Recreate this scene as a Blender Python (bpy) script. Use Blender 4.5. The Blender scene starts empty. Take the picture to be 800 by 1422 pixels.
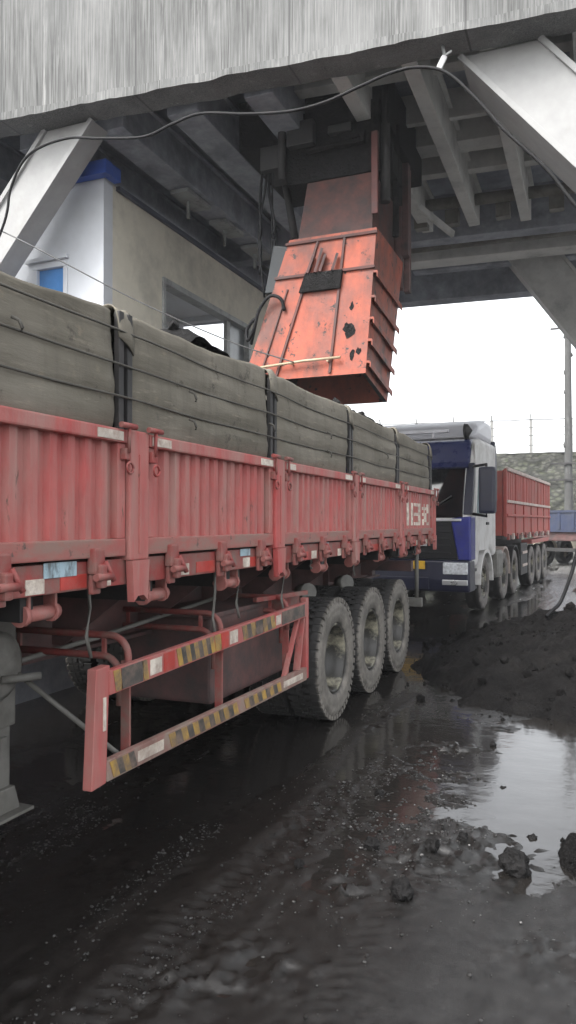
import bpy, bmesh, math, random
from mathutils import Vector, Matrix, noise
random.seed(7)
R = math.radians
scene = bpy.context.scene
col = scene.collection

# ------------------------------------------------------------------ materials
def link(nt, a, b): nt.links.new(a, b)

def mix_col(nt, fac, a, b, mode='MIX'):
    n = nt.nodes.new('ShaderNodeMix'); n.data_type = 'RGBA'; n.blend_type = mode
    for s, v in ((n.inputs[0], fac), (n.inputs[6], a), (n.inputs[7], b)):
        if hasattr(v, 'links'): nt.links.new(v, s)
        elif isinstance(v, (tuple, list)): s.default_value = (*v, 1) if len(v) == 3 else v
        else: s.default_value = v
    return n.outputs[2]

def noise_tex(nt, vec, scale, detail=5, rough=.6):
    n = nt.nodes.new('ShaderNodeTexNoise'); n.inputs['Scale'].default_value = scale
    n.inputs['Detail'].default_value = detail; n.inputs['Roughness'].default_value = rough
    if vec is not None: nt.links.new(vec, n.inputs['Vector'])
    return n.outputs['Fac']

def ramp(nt, fac, lo, hi, a=0.0, b=1.0):
    n = nt.nodes.new('ShaderNodeMapRange'); n.clamp = True
    n.inputs[1].default_value = lo; n.inputs[2].default_value = hi
    n.inputs[3].default_value = a; n.inputs[4].default_value = b
    nt.links.new(fac, n.inputs[0]); return n.outputs[0]

def coords(nt, stretch=(1, 1, 1), kind='Object', rot=(0, 0, 0)):
    t = nt.nodes.new('ShaderNodeTexCoord'); m = nt.nodes.new('ShaderNodeMapping')
    m.inputs['Scale'].default_value = stretch; m.inputs['Rotation'].default_value = rot
    nt.links.new(t.outputs[kind], m.inputs['Vector']); return m.outputs['Vector']

def new_mat(name):
    m = bpy.data.materials.new(name); m.use_nodes = True
    nt = m.node_tree; b = nt.nodes['Principled BSDF']; return m, nt, b

def bump(nt, bsdf, h, strength, dist=.02):
    n = nt.nodes.new('ShaderNodeBump'); n.inputs['Strength'].default_value = strength
    n.inputs['Distance'].default_value = dist
    nt.links.new(h, n.inputs['Height']); nt.links.new(n.outputs[0], bsdf.inputs['Normal'])

def M(name, base, rough=.6, metal=0., var=.3, scale=5., stretch=(1, 1, 1), dirt=None, damt=(.5, .7),
      dscale=4., dstretch=(1, 1, 1), bmp=.15, bscale=40., bdist=.01, spec=.5, scratch=None, sstretch=(1, 1, 1)):
    m, nt, b = new_mat(name)
    v = coords(nt, stretch)
    n1 = noise_tex(nt, v, scale, 6)
    lo = tuple(c * (1 - var) for c in base); hi = tuple(min(1, c * (1 + var)) for c in base)
    c = mix_col(nt, ramp(nt, n1, .3, .7), lo, hi)
    r = ramp(nt, n1, .25, .75, max(.02, rough - .08), min(1, rough + .1))
    if dirt:
        v2 = coords(nt, dstretch)
        n2 = noise_tex(nt, v2, dscale, 8, .68)
        c = mix_col(nt, ramp(nt, n2, damt[0], damt[1]), c, dirt)
    if scratch:
        n3 = noise_tex(nt, coords(nt, sstretch), scratch[2], 10, .75)
        c = mix_col(nt, ramp(nt, n3, scratch[1], scratch[1] + .04), c, scratch[0])
    link(nt, c, b.inputs['Base Color']); link(nt, r, b.inputs['Roughness'])
    b.inputs['Metallic'].default_value = metal
    b.inputs['Specular IOR Level'].default_value = spec
    if bmp: bump(nt, b, noise_tex(nt, coords(nt, stretch), bscale, 4), bmp, bdist)
    return m

DUST = (.26, .22, .19); SOOT = (.045, .043, .042)
red = M('faded_red_paint', (.40, .070, .066), .62, dirt=(.34, .185, .16), damt=(.36, .68), dscale=3.4, dstretch=(1, 2.2, .35), var=.18,
        scratch=((.12, .07, .055), .625, 9.), sstretch=(1, 1.5, .28), bmp=.25, bscale=5, bdist=.025)
red_low = M('mud_splashed_red_rail', (.36, .075, .068), .66, dirt=(.25, .15, .125), damt=(.34, .60), dscale=5, dstretch=(1, .6, 1.5), var=.2, scratch=((.10, .07, .06), .60, 13.), bmp=.15)
red_dirty = M('grimy_red_paint', (.27, .05, .045), .65, dirt=(.20, .13, .11), damt=(.40, .66), dscale=6, var=.25, scratch=((.1, .07, .06), .64, 14.))
red_dark = M('dark_sooty_red_steel', (.13, .065, .06), .65, dirt=SOOT, damt=(.4, .7), dscale=4, var=.3)
pink = M('dusty_pink_roller', (.42, .16, .14), .55, dirt=(.30, .22, .19), dscale=10)
dark = M('sooty_black_steel', (.026, .025, .025), .6, dirt=(.06, .052, .048), damt=(.5, .8), var=.3)
rubber_black = M('black_cable_rubber', (.008, .008, .009), .6, spec=.25, var=.2, bmp=.05)
grey_steel = M('dirty_grey_steel', (.17, .165, .15), .6, dirt=(.07, .065, .055), damt=(.45, .75), var=.2)
white_tape = M('dirty_white_tape', (.66, .60, .52), .5, dirt=(.30, .21, .17), damt=(.42, .7), dscale=14, bmp=.05)
red_tape = M('red_reflective_tape', (.42, .05, .04), .4, dirt=(.3, .16, .13), damt=(.5, .8), dscale=14, bmp=.05)
yellow = M('dirty_yellow_tape', (.44, .27, .06), .5, dirt=(.17, .12, .08), damt=(.36, .62), dscale=12, bmp=.05)
black_tape = M('worn_black_tape', (.06, .055, .05), .55, dirt=(.21, .15, .12), damt=(.42, .7), dscale=12, bmp=.05)
label_blue = M('pale_blue_sticker', (.34, .46, .52), .5, var=.2, dirt=(.12, .14, .15), damt=(.48, .62), dscale=16, dstretch=(1, 1, .5), bmp=.02)
rope = M('dark_rope', (.075, .07, .06), .8, var=.2)
wire_m = M('thin_steel_wire', (.11, .11, .11), .5, metal=.5, var=.1, bmp=0)

def tarp_mat():
    m, nt, b = new_mat('olive_grey_canvas')
    v = coords(nt)
    n = noise_tex(nt, v, 2.2, 6)
    c = mix_col(nt, ramp(nt, n, .3, .72), (.132, .120, .095), (.212, .194, .160))
    s = noise_tex(nt, coords(nt, (1, 6, .5)), 3., 6, .65)
    c = mix_col(nt, ramp(nt, s, .52, .8, 0, .65), c, (.11, .10, .083))
    d = noise_tex(nt, v, 9, 8, .7)
    c = mix_col(nt, ramp(nt, d, .6, .72, 0, .6), c, (.27, .22, .16))
    link(nt, c, b.inputs['Base Color']); b.inputs['Roughness'].default_value = .82
    b.inputs['Specular IOR Level'].default_value = .25
    st = noise_tex(nt, coords(nt, (1, 1.0, 1)), 5, 10, .75)
    c = mix_col(nt, ramp(nt, st, .585, .64, 0, .75), c, (.065, .058, .048))
    c = mix_col(nt, ramp(nt, noise_tex(nt, coords(nt, (1, .35, 3)), 12, 6, .7), .58, .7, 0, .5), c, (.33, .29, .225))
    link(nt, c, b.inputs['Base Color'])
    w = noise_tex(nt, coords(nt, (1, .5, 3.)), 7, 8, .7)
    bump(nt, b, w, .35, .02); return m
canvas = tarp_mat()

def tyre_mat(name, dusty):
    m, nt, b = new_mat(name)
    t = nt.nodes.new('ShaderNodeTexCoord'); sp = nt.nodes.new('ShaderNodeSeparateXYZ')
    link(nt, t.outputs['Object'], sp.inputs[0])
    n = noise_tex(nt, coords(nt), 7, 8, .7)
    ad = nt.nodes.new('ShaderNodeMath'); ad.operation = 'MULTIPLY_ADD'
    link(nt, n, ad.inputs[0]); ad.inputs[1].default_value = .05; link(nt, sp.outputs[0], ad.inputs[2])
    f = ramp(nt, ad.outputs[0], .135, .155)          # mud caked on the outer side wall
    d1 = mix_col(nt, ramp(nt, noise_tex(nt, coords(nt), 6, 10, .75), .38, .66), tuple(c * .42 for c in dusty), dusty)
    c = mix_col(nt, f, (.030, .029, .028), d1)
    link(nt, c, b.inputs['Base Color']); b.inputs['Roughness'].default_value = .78
    bump(nt, b, noise_tex(nt, coords(nt), 30, 6), .3, .01); return m
tyre_m = tyre_mat('mud_caked_tyre', (.225, .207, .182))
tyre_far = tyre_mat('dusty_far_tyre', (.22, .20, .185))
rim_m = M('muddy_rim_steel', (.03, .028, .024), .45, dirt=(.30, .28, .21), damt=(.50, .64), dscale=4.5, var=.35)

def concrete_streak():
    m, nt, b = new_mat('weathered_streaked_concrete')
    s1 = noise_tex(nt, coords(nt, (22, 22, .8)), 1.3, 8, .72)
    s2 = noise_tex(nt, coords(nt, (70, 70, 1.4)), 1.0, 4, .6)
    s3 = noise_tex(nt, coords(nt, (1, 1, .5)), 1.1, 5, .6)
    c = mix_col(nt, ramp(nt, s1, .30, .72), (.038, .039, .038), (.125, .127, .124))
    c = mix_col(nt, ramp(nt, s2, .42, .68, 0, .7), c, (.225, .227, .222))
    c = mix_col(nt, ramp(nt, s3, .42, .75, 0, .55), c, (.31, .313, .308))
    s4 = noise_tex(nt, coords(nt, (30, 30, .5)), 1.7, 6, .7)
    c = mix_col(nt, ramp(nt, s4, .58, .72, 0, .7), c, (.095, .095, .095))
    sp = noise_tex(nt, coords(nt), 14, 10, .8)
    c = mix_col(nt, ramp(nt, sp, .64, .70, 0, .6), c, (.09, .09, .09))
    c = mix_col(nt, ramp(nt, noise_tex(nt, coords(nt, (55, 55, 1.0)), 1.6, 5, .7), .60, .70, 0, .75), c, (.05, .05, .05))
    c = mix_col(nt, ramp(nt, noise_tex(nt, coords(nt, (1, 1, .35)), .8, 4, .6), .5, .62, 0, .55), c, (.085, .088, .088))   # broad water stains
    c = mix_col(nt, ramp(nt, noise_tex(nt, coords(nt, (9, 9, .6)), .9, 6, .7), .60, .72, 0, .6), c, (.36, .36, .35))       # lime runs
    sx_ = nt.nodes.new('ShaderNodeSeparateXYZ'); link(nt, coords(nt), sx_.inputs[0])
    md = nt.nodes.new('ShaderNodeMath'); md.operation = 'PINGPONG'; md.inputs[1].default_value = .92; link(nt, sx_.outputs[0], md.inputs[0])
    c = mix_col(nt, ramp(nt, md.outputs[0], .006, .016, .7, 0), c, (.05, .05, .05))                                        # formwork joints
    link(nt, c, b.inputs['Base Color']); b.inputs['Roughness'].default_value = .85
    bump(nt, b, s2, .5, .012); return m
conc_streak = concrete_streak()
conc_white = M('pale_painted_concrete', (.31, .31, .306), .7, dirt=(.24, .23, .21), damt=(.56, .8), dscale=1.6, dstretch=(1, 1, .5), var=.1, bscale=18)
conc_beam = M('grey_beam_concrete', (.52, .52, .50), .8, dirt=(.20, .20, .20), damt=(.5, .8), dscale=2.5, var=.15, bscale=20)
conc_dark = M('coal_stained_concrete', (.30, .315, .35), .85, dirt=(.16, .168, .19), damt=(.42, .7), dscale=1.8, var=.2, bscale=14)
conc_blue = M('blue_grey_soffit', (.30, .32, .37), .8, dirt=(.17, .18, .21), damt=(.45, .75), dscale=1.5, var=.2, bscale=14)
cabin_wall = M('cream_render_wall', (.64, .60, .50), .8, dirt=(.26, .25, .22), damt=(.48, .85), dscale=1.0, var=.06, bscale=60, bmp=.1)
white_wall = M('white_plaster_wall', (.56, .58, .61), .75, dirt=(.48, .49, .5), damt=(.5, .85), dscale=1.2, var=.05, bscale=60, bmp=.08)
blue_sheet = M('blue_sheet_metal', (.022, .075, .36), .45, dirt=(.03, .06, .2), damt=(.55, .8), var=.15, bmp=.03)
frame_grey = M('grey_window_frame', (.30, .31, .30), .5, dirt=(.14, .14, .14), var=.15)
orange = M('rusty_orange_paint', (.36, .074, .036), .6, dirt=(.12, .042, .03), damt=(.40, .66), dscale=2.4, dstretch=(1, 1, .5), var=.22,
           scratch=((.022, .018, .017), .575, 6.5), bmp=.3, bscale=4, bdist=.03)
orange_dark = M('sooty_orange_steel', (.11, .036, .028), .7, dirt=(.05, .035, .033), damt=(.38, .66), dscale=3, var=.3)
coal = M('matte_coal', (.014, .0135, .0135), .8, spec=.12, var=.5, scale=9, bmp=.8, bscale=34, bdist=.03)
coal_wet = M('damp_coal', (.0075, .0071, .0071), .85, spec=.10, var=.5, scale=7, dirt=(.015, .014, .0132), damt=(.5, .7), dscale=5, bmp=1., bscale=42, bdist=.03)
cab_blue = M('deep_blue_cab_paint', (.018, .024, .19), .36, var=.15, dirt=(.06, .065, .12), damt=(.5, .85), bmp=.02)
cab_visor = M('dusty_navy_visor', (.017, .023, .085), .28, var=.15, dirt=(.05, .052, .08), damt=(.5, .85), bmp=.02)
cab_navy = M('dull_navy_plastic', (.007, .009, .028), .4, var=.2, dirt=(.02, .02, .028), damt=(.55, .85), bmp=.04)
silver = M('dusty_silver_paint', (.62, .61, .60), .5, var=.08, dirt=(.30, .275, .25), damt=(.45, .8), dscale=2, bmp=.03)
white_fair = M('clean_white_fairing', (.62, .62, .66), .4, var=.05, bmp=0)
chrome = M('brushed_chrome', (.60, .61, .62), .3, metal=.7, var=.08, bmp=0)
lamp_m = M('headlamp_glass', (.55, .57, .6), .12, var=.35, scale=22, bmp=.2, bscale=22)
plate_y = M('yellow_number_plate', (.62, .36, .02), .5, var=.1, dirt=(.3, .2, .05), damt=(.5, .8), dscale=10, bmp=0)
trailer_red = M('sunfaded_red_trailer', (.37, .075, .06), .65, var=.15, dirt=(.27, .17, .14), damt=(.45, .8), dscale=2, dstretch=(1, 1, .5), bmp=.05)
rail_pale = M('pale_dusty_rail', (.48, .40, .36), .7, var=.2, dirt=(.3, .16, .13), damt=(.5, .7), dscale=3)
bed_blue = M('faded_blue_bed', (.026, .036, .075), .6, var=.25, dirt=(.055, .06, .075), damt=(.45, .75), dscale=3, bmp=.05)
beige = M('beige_tank_paint', (.40, .36, .28), .6, var=.12, dirt=(.2, .17, .13), damt=(.5, .8))
pole_m = M('stained_pole_concrete', (.07, .07, .068), .85, var=.15, dirt=(.13, .13, .125), damt=(.55, .68), dscale=3, dstretch=(1, 1, .3))
fence_m = M('weathered_fence_concrete', (.22, .22, .21), .8, var=.2)

def glass_mat(name, tint, rough):
    m, nt, b = new_mat(name)
    n = noise_tex(nt, coords(nt), 3, 5)
    link(nt, mix_col(nt, ramp(nt, n, .3, .7), tuple(c * .7 for c in tint), tint), b.inputs['Base Color'])
    b.inputs['Roughness'].default_value = rough; b.inputs['Specular IOR Level'].default_value = .6
    return m
dark_glass = glass_mat('dark_windscreen_glass', (.004, .0045, .006), .04)
grille_m = M('black_grille_plastic', (.006, .0065, .008), .45, var=.2, bmp=.02, spec=.35)
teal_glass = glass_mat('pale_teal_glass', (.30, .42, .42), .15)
blue_glass = glass_mat('sky_blue_glass', (.10, .28, .62), .15)
white_pane = glass_mat('milky_white_pane', (.80, .82, .83), .3)

def rubble_mat():
    m, nt, b = new_mat('grassy_rubble_stone')
    v = coords(nt, (1, 1, 1.6))
    vo = nt.nodes.new('ShaderNodeTexVoronoi'); vo.inputs['Scale'].default_value = 2.6; link(nt, v, vo.inputs['Vector'])
    n = noise_tex(nt, coords(nt), 1.2, 8, .7); n2 = noise_tex(nt, coords(nt, (1, 1, 1.3)), 5, 8, .75)
    c = mix_col(nt, ramp(nt, n2, .35, .65), (.02, .0215, .017), (.10, .098, .083))
    c = mix_col(nt, ramp(nt, n, .46, .6, 0, .7), c, (.05, .058, .03))
    c = mix_col(nt, ramp(nt, n2, .66, .72), c, (.24, .235, .22))
    c = mix_col(nt, ramp(nt, vo.outputs['Distance'], .30, .55, 0, .75), c, (.012, .012, .010))
    c = mix_col(nt, ramp(nt, noise_tex(nt, coords(nt), 2.2, 10, .8), .56, .62, 0, .8), c, (.04, .05, .022))
    link(nt, c, b.inputs['Base Color']); b.inputs['Roughness'].default_value = .95
    bump(nt, b, vo.outputs['Distance'], .7, .15); return m
rubble = rubble_mat()

# ------------------------------------------------------------------ object helpers
def tag(o, label=None, cat=None, group=None, kind=None):
    if label: o['label'] = label
    if cat: o['category'] = cat
    if group: o['group'] = group
    if kind: o['kind'] = kind
    return o

def thing(name, label, cat, loc=(0, 0, 0), rz=0., group=None):
    o = bpy.data.objects.new(name, None); col.objects.link(o)
    o.location = loc; o.rotation_euler = (0, 0, rz); o.empty_display_size = .2
    return tag(o, label, cat, group)

class MB:
    def __init__(s, off=(0, 0, 0)):
        s.bm = bmesh.new(); s.mi = 0; s.off = Vector(off)
    def _faces(s, fs):
        for f in fs: f.material_index = s.mi
    def box(s, a, b, bev=0., mat=None):
        """axis aligned box from corner a to corner b, optional bevel and matrix"""
        vs = [s.bm.verts.new((x, y, z)) for x in (a[0], b[0]) for y in (a[1], b[1]) for z in (a[2], b[2])]
        idx = [(0, 1, 3, 2), (4, 6, 7, 5), (0, 4, 5, 1), (2, 3, 7, 6), (0, 2, 6, 4), (1, 5, 7, 3)]
        fs = [s.bm.faces.new([vs[i] for i in q]) for q in idx]
        s._faces(fs)
        bmesh.ops.recalc_face_normals(s.bm, faces=fs)
        if bev:
            es = list({e for f in fs for e in f.edges})
            r = bmesh.ops.bevel(s.bm, geom=es, offset=bev, segments=2, affect='EDGES', profile=.6)
            vs = list({v for v in r['verts']} | {v for v in vs if v.is_valid})
            s._faces(r['faces'])
        if mat is not None:
            for v in vs: v.co = mat @ v.co
        return s
    def bar(s, p, q, w, h, bev=0., up=(0, 0, 1)):
        """rectangular bar from p to q; w across, h along up"""
        p = Vector(p); q = Vector(q); d = q - p; L = d.length; d.normalize()
        u = Vector(up); sd = d.cross(u); 
        if sd.length < 1e-4: sd = d.cross(Vector((1, 0, 0)))
        sd.normalize(); u = sd.cross(d)
        mt = Matrix(((sd.x, d.x, u.x, p.x), (sd.y, d.y, u.y, p.y), (sd.z, d.z, u.z, p.z), (0, 0, 0, 1)))
        return s.box((-w / 2, 0, -h / 2), (w / 2, L, h / 2), bev, mt)
    def tube(s, pts, r, seg=8, r1=None):
        pts = [Vector(p) for p in pts]; n = len(pts); rings = []
        ref = Vector((0, 0, 1))
        for i, p in enumerate(pts):
            d = (pts[min(i + 1, n - 1)] - pts[max(i - 1, 0)]).normalized()
            a = d.cross(ref)
            if a.length < .05: a = d.cross(Vector((1, 0, 0)))
            a.normalize(); b = d.cross(a)
            rr = r if r1 is None else r + (r1 - r) * i / (n - 1)
            rings.append([s.bm.verts.new(p + a * rr * math.cos(t) + b * rr * math.sin(t)) for t in [2 * math.pi * k / seg for k in range(seg)]])
        fs = []
        for A, B in zip(rings, rings[1:]):
            for k in range(seg): fs.append(s.bm.faces.new((A[k], A[(k + 1) % seg], B[(k + 1) % seg], B[k])))
        for f in fs: f.smooth = True
        fs.append(s.bm.faces.new(rings[0][::-1])); fs.append(s.bm.faces.new(rings[-1]))
        s._faces(fs); return s
    def lathe(s, prof, seg=40, centre=(0, 0, 0), axis='X', mod=None, smooth=True):
        c = Vector(centre); rings = []
        for k in range(seg):
            t = 2 * math.pi * k / seg; ring = []
            for i, (x, r) in enumerate(prof):
                rr = r + (mod(i, k) if mod else 0)
                a, b = rr * math.cos(t), rr * math.sin(t)
                ring.append(s.bm.verts.new(c + (Vector((x, a, b)) if axis == 'X' else Vector((a, b, x)))))
            rings.append(ring)
        fs = []
        for k in range(seg):
            A, B = rings[k], rings[(k + 1) % seg]
            for i in range(len(prof) - 1):
                f = s.bm.faces.new((A[i], A[i + 1], B[i + 1], B[i])); f.smooth = smooth; fs.append(f)
        s._faces(fs); return s
    def prism(s, poly, axis, a, b, bev=0.):
        """polygon extruded along axis 'X','Y','Z' from a to b; poly in the other two coordinates in order"""
        def P(u, v, w): return {'X': (w, u, v), 'Y': (u, w, v), 'Z': (u, v, w)}[axis]
        A = [s.bm.verts.new(P(u, v, a)) for u, v in poly]; B = [s.bm.verts.new(P(u, v, b)) for u, v in poly]
        n = len(poly); fs = [s.bm.faces.new((A[i], A[(i + 1) % n], B[(i + 1) % n], B[i])) for i in range(n)]
        fs += [s.bm.faces.new(A[::-1]), s.bm.faces.new(B)]
        s._faces(fs); bmesh.ops.recalc_face_normals(s.bm, faces=fs)
        if bev:
            es = list({e for f in fs for e in f.edges})
            r = bmesh.ops.bevel(s.bm, geom=es, offset=bev, segments=3, affect='EDGES', profile=.5); s._faces(r['faces'])
        return s
    def hexa(s, pts):
        """eight corners: bottom four then top four, both counter-clockwise"""
        v = [s.bm.verts.new(p) for p in pts]
        fs = [s.bm.faces.new([v[i] for i in q]) for q in ((3, 2, 1, 0), (4, 5, 6, 7), (0, 1, 5, 4), (1, 2, 6, 5), (2, 3, 7, 6), (3, 0, 4, 7))]
        s._faces(fs); bmesh.ops.recalc_face_normals(s.bm, faces=fs); return s
    def grid(s, fn, nu, nv, smooth=True):
        V = [[s.bm.verts.new(fn(i / nu, j / nv)) for j in range(nv + 1)] for i in range(nu + 1)]
        for i in range(nu):
            for j in range(nv):
                f = s.bm.faces.new((V[i][j], V[i + 1][j], V[i + 1][j + 1], V[i][j + 1])); f.smooth = smooth; f.material_index = s.mi
        return V
    def build(s, name, mats, parent=None, loc=None, world=True):
        me = bpy.data.meshes.new(name)
        o = bpy.data.objects.new(name, me); col.objects.link(o)
        if s.off.length: bmesh.ops.translate(s.bm, verts=s.bm.verts, vec=-s.off)
        s.bm.to_mesh(me); s.bm.free()
        for m in (mats if isinstance(mats, (list, tuple)) else [mats]): me.materials.append(m)
        if parent is not None: o.parent = parent
        if loc is not None: o.location = loc
        return o

def copy_part(src, parent, loc=None, rot=None):
    c = src.copy(); col.objects.link(c); c.parent = parent
    if loc is not None: c.location = loc
    if rot is not None: c.rotation_euler = rot
    for ch in list(src.children):
        copy_part(ch, c)
    return c

def arc(c, a0, a1, r, n, u, v):
    u = Vector(u); v = Vector(v); c = Vector(c)
    return [c + u * r * math.cos(a0 + (a1 - a0) * i / n) + v * r * math.sin(a0 + (a1 - a0) * i / n) for i in range(n + 1)]

def smooth_path(pts, n=8):
    pts = [Vector(p) for p in pts]; out = []
    P = [pts[0] * 2 - pts[1]] + pts + [pts[-1] * 2 - pts[-2]]
    for i in range(1, len(P) - 2):
        for k in range(n):
            t = k / n; a, b, c, d = P[i - 1], P[i], P[i + 1], P[i + 2]
            out.append(.5 * ((2 * b) + (c - a) * t + (2 * a - 5 * b + 4 * c - d) * t * t + (3 * b - 3 * c + d - a) * t ** 3))
    out.append(pts[-1]); return out

# ------------------------------------------------------------------ camera, sky, sun
cam = bpy.data.cameras.new('camera'); co = bpy.data.objects.new('camera', cam); col.objects.link(co)
cam.sensor_fit = 'VERTICAL'; cam.sensor_height = 36; cam.lens = 1050 / 1422 * 36
cam.clip_start = .05; cam.clip_end = 2000
co.location = (0, 0, 1.6); co.rotation_euler = (R(90.764), 0, R(22.03))
scene.camera = co

w = bpy.data.worlds.new('World'); scene.world = w; w.use_nodes = True
nt = w.node_tree; bg = nt.nodes['Background']
sky = nt.nodes.new('ShaderNodeTexSky'); sky.sky_type = 'NISHITA'; sky.sun_disc = False
SUN_EL, SUN_AZ = R(52), R(205)      # compass bearing the light comes from: behind the camera, a little left
sky.sun_elevation = SUN_EL; sky.sun_rotation = SUN_AZ; sky.dust_density = 4; sky.air_density = 1.2
hs = nt.nodes.new('ShaderNodeHueSaturation'); hs.inputs['Saturation'].default_value = .16; hs.inputs['Value'].default_value = 1.
nt.links.new(sky.outputs[0], hs.inputs['Color']); nt.links.new(hs.outputs[0], bg.inputs['Color'])
bg.inputs['Strength'].default_value = .15
sl = bpy.data.lights.new('sun', 'SUN'); so = bpy.data.objects.new('sun', sl); col.objects.link(so)
sl.energy = .7; sl.angle = R(25); sl.color = (1, .97, .93)
dirv = Vector((math.sin(SUN_AZ) * math.cos(SUN_EL), math.cos(SUN_AZ) * math.cos(SUN_EL), math.sin(SUN_EL)))
so.rotation_euler = dirv.to_track_quat('Z', 'Y').to_euler(); so.location = dirv * 40
vs = scene.view_settings; vs.view_transform = 'Standard'; vs.look = 'None'; vs.exposure = 1.82; vs.gamma = 1; vs.use_curve_mapping = False

# ------------------------------------------------------------------ ground
def fbm(x, y, s, o=4, seed=0.):
    return noise.fractal(Vector((x * s, y * s, seed)), 1., 2., o, noise_basis='PERLIN_ORIGINAL')
def ss(a, b, x):
    t = max(0., min(1., (x - a) / (b - a))); return t * t * (3 - 2 * t)
SPOTS = [(-1.03, 3.15, .16, .035), (-1.17, 2.45, .2, .03), (-.16, 2.93, .14, .028), (-.98, 2.5, .12, .022), (-.75, 3.6, .2, .04), (-1.35, 2.3, .16, .025),
         (-.42, 3.85, .22, .03), (-.62, 4.9, .3, .02), (-1.0, 5.4, .3, .03), (-.45, 3.5, .18, .02)]
def ground_h(x, y):
    d = math.hypot(x, y)
    if d > 60: return -.02
    h = .012 * fbm(x * 1.0, y * .45, 1.1, 2) + .004
    # wheel ruts running along the lane
    h += .010 * math.sin(x * 6.3 + 1.2 * fbm(x, y, .35, 2, 3.)) * ss(-6, -2, -abs(x + 1.5))
    h += .009 * (.3 + ss(-.9, -1.5, x + .12 * (y - 3))) * fbm(x * 5.5, y * .4, 1.2, 4, 31.)     # scraped streaks along the lane
    rough = ss(.0, .35, fbm(x * 1.6, y * .7, .9, 3, 9.) + .1)
    fg = ss(-1.5, -1.0, x) * (1 - ss(3.2, 3.7, y))          # smooth slurry in the foreground
    h += (.004 + .008 * rough) * (1 - .8 * fg) * fbm(x, y, 11., 3, 5.)
    if d < 9: h += (.0035 + .004 * ss(-1.0, -1.6, x)) * (1 - .6 * fg) * fbm(x, y, 30., 3, 2.) * (.6 + rough)
    for tx in (-1.42, -.72):
        e = x + .03 * math.sin(y * .7) - tx
        if abs(e) < .14 and y < 9: h += (.006 * (1 if ((y + .35 * abs(e)) / .07) % 1 < .5 else -.4) - .004) * (1 - ss(.09, .14, abs(e))) * ss(-.1, .25, fbm(x * .5, y * .6, 1.1, 2, 17.) + .05)
    # gravelly bar between the puddle and the wet lane
    g = math.exp(-((x + 1.05) / .5) ** 2 - ((y - 4.3) / 1.0) ** 2)
    h += g * (.012 + .012 * fbm(x, y, 9., 3, 4.))
    # dished puddles
    h -= .034 * math.exp(-((x + .14) / 1.1) ** 4 - ((y - 5.15) / 1.45) ** 4) * (1 + .9 * fbm(x * .7, y * 2.0, 1.6, 3, 6.))
    h -= .020 * ss(-1.2, -1.6, x) * ss(3.3, 4.6, y) * ss(-6., -4.6, x) * (1 - ss(11, 14, y))
    h -= .016 * math.exp(-((x + 1.3) / .7) ** 4 - ((y - 12) / 4.) ** 4)
    h += .012 * ss(-1.2, -.8, x) * ss(11, 13, y) - .016 * math.exp(-((x + .05) / .95) ** 4 - ((y - 17.5) / 6.5) ** 4)
    h += .012 * (1 - ss(2.9, 3.5, y))
    for (sx, sy, r, a) in SPOTS:
        q = ((x - sx) ** 2 + (y - sy) ** 2) / (r * r)
        if q < 6: h += a * math.exp(-q) * (1.3 * max(0., 1 - 3.4 * abs(fbm(x, y, 5.5, 3, sx * 9))) ** 1.5 - .25)
    return h
def axis(spans):
    out = [spans[0][0]]
    for a, b, st in spans:
        n = max(1, round((b - a) / st))
        out += [a + (b - a) * (i + 1) / n for i in range(n)]
    return out
xs = axis([(-500, -100, 100), (-100, -20, 10), (-20, -6, .7), (-6, -3, .08), (-3, 1.2, .02), (1.2, 4, .12), (4, 20, 1.), (20, 100, 10), (100, 500, 100)])
ys = axis([(-300, -40, 65), (-40, -4, 4), (-4, 1.2, .4), (1.2, 7, .02), (7, 14, .06), (14, 26, .2), (26, 60, 1.5), (60, 120, 10), (120, 600, 120)])
vts = [(x, y, ground_h(x, y)) for x in xs for y in ys]; ny = len(ys)
fcs = [(i * ny + j, (i + 1) * ny + j, (i + 1) * ny + j + 1, i * ny + j + 1) for i in range(len(xs) - 1) for j in range(ny - 1)]
gm = bpy.data.meshes.new('ground'); gm.from_pydata(vts, [], fcs); gm.polygons.foreach_set('use_smooth', [True] * len(fcs))
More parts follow.
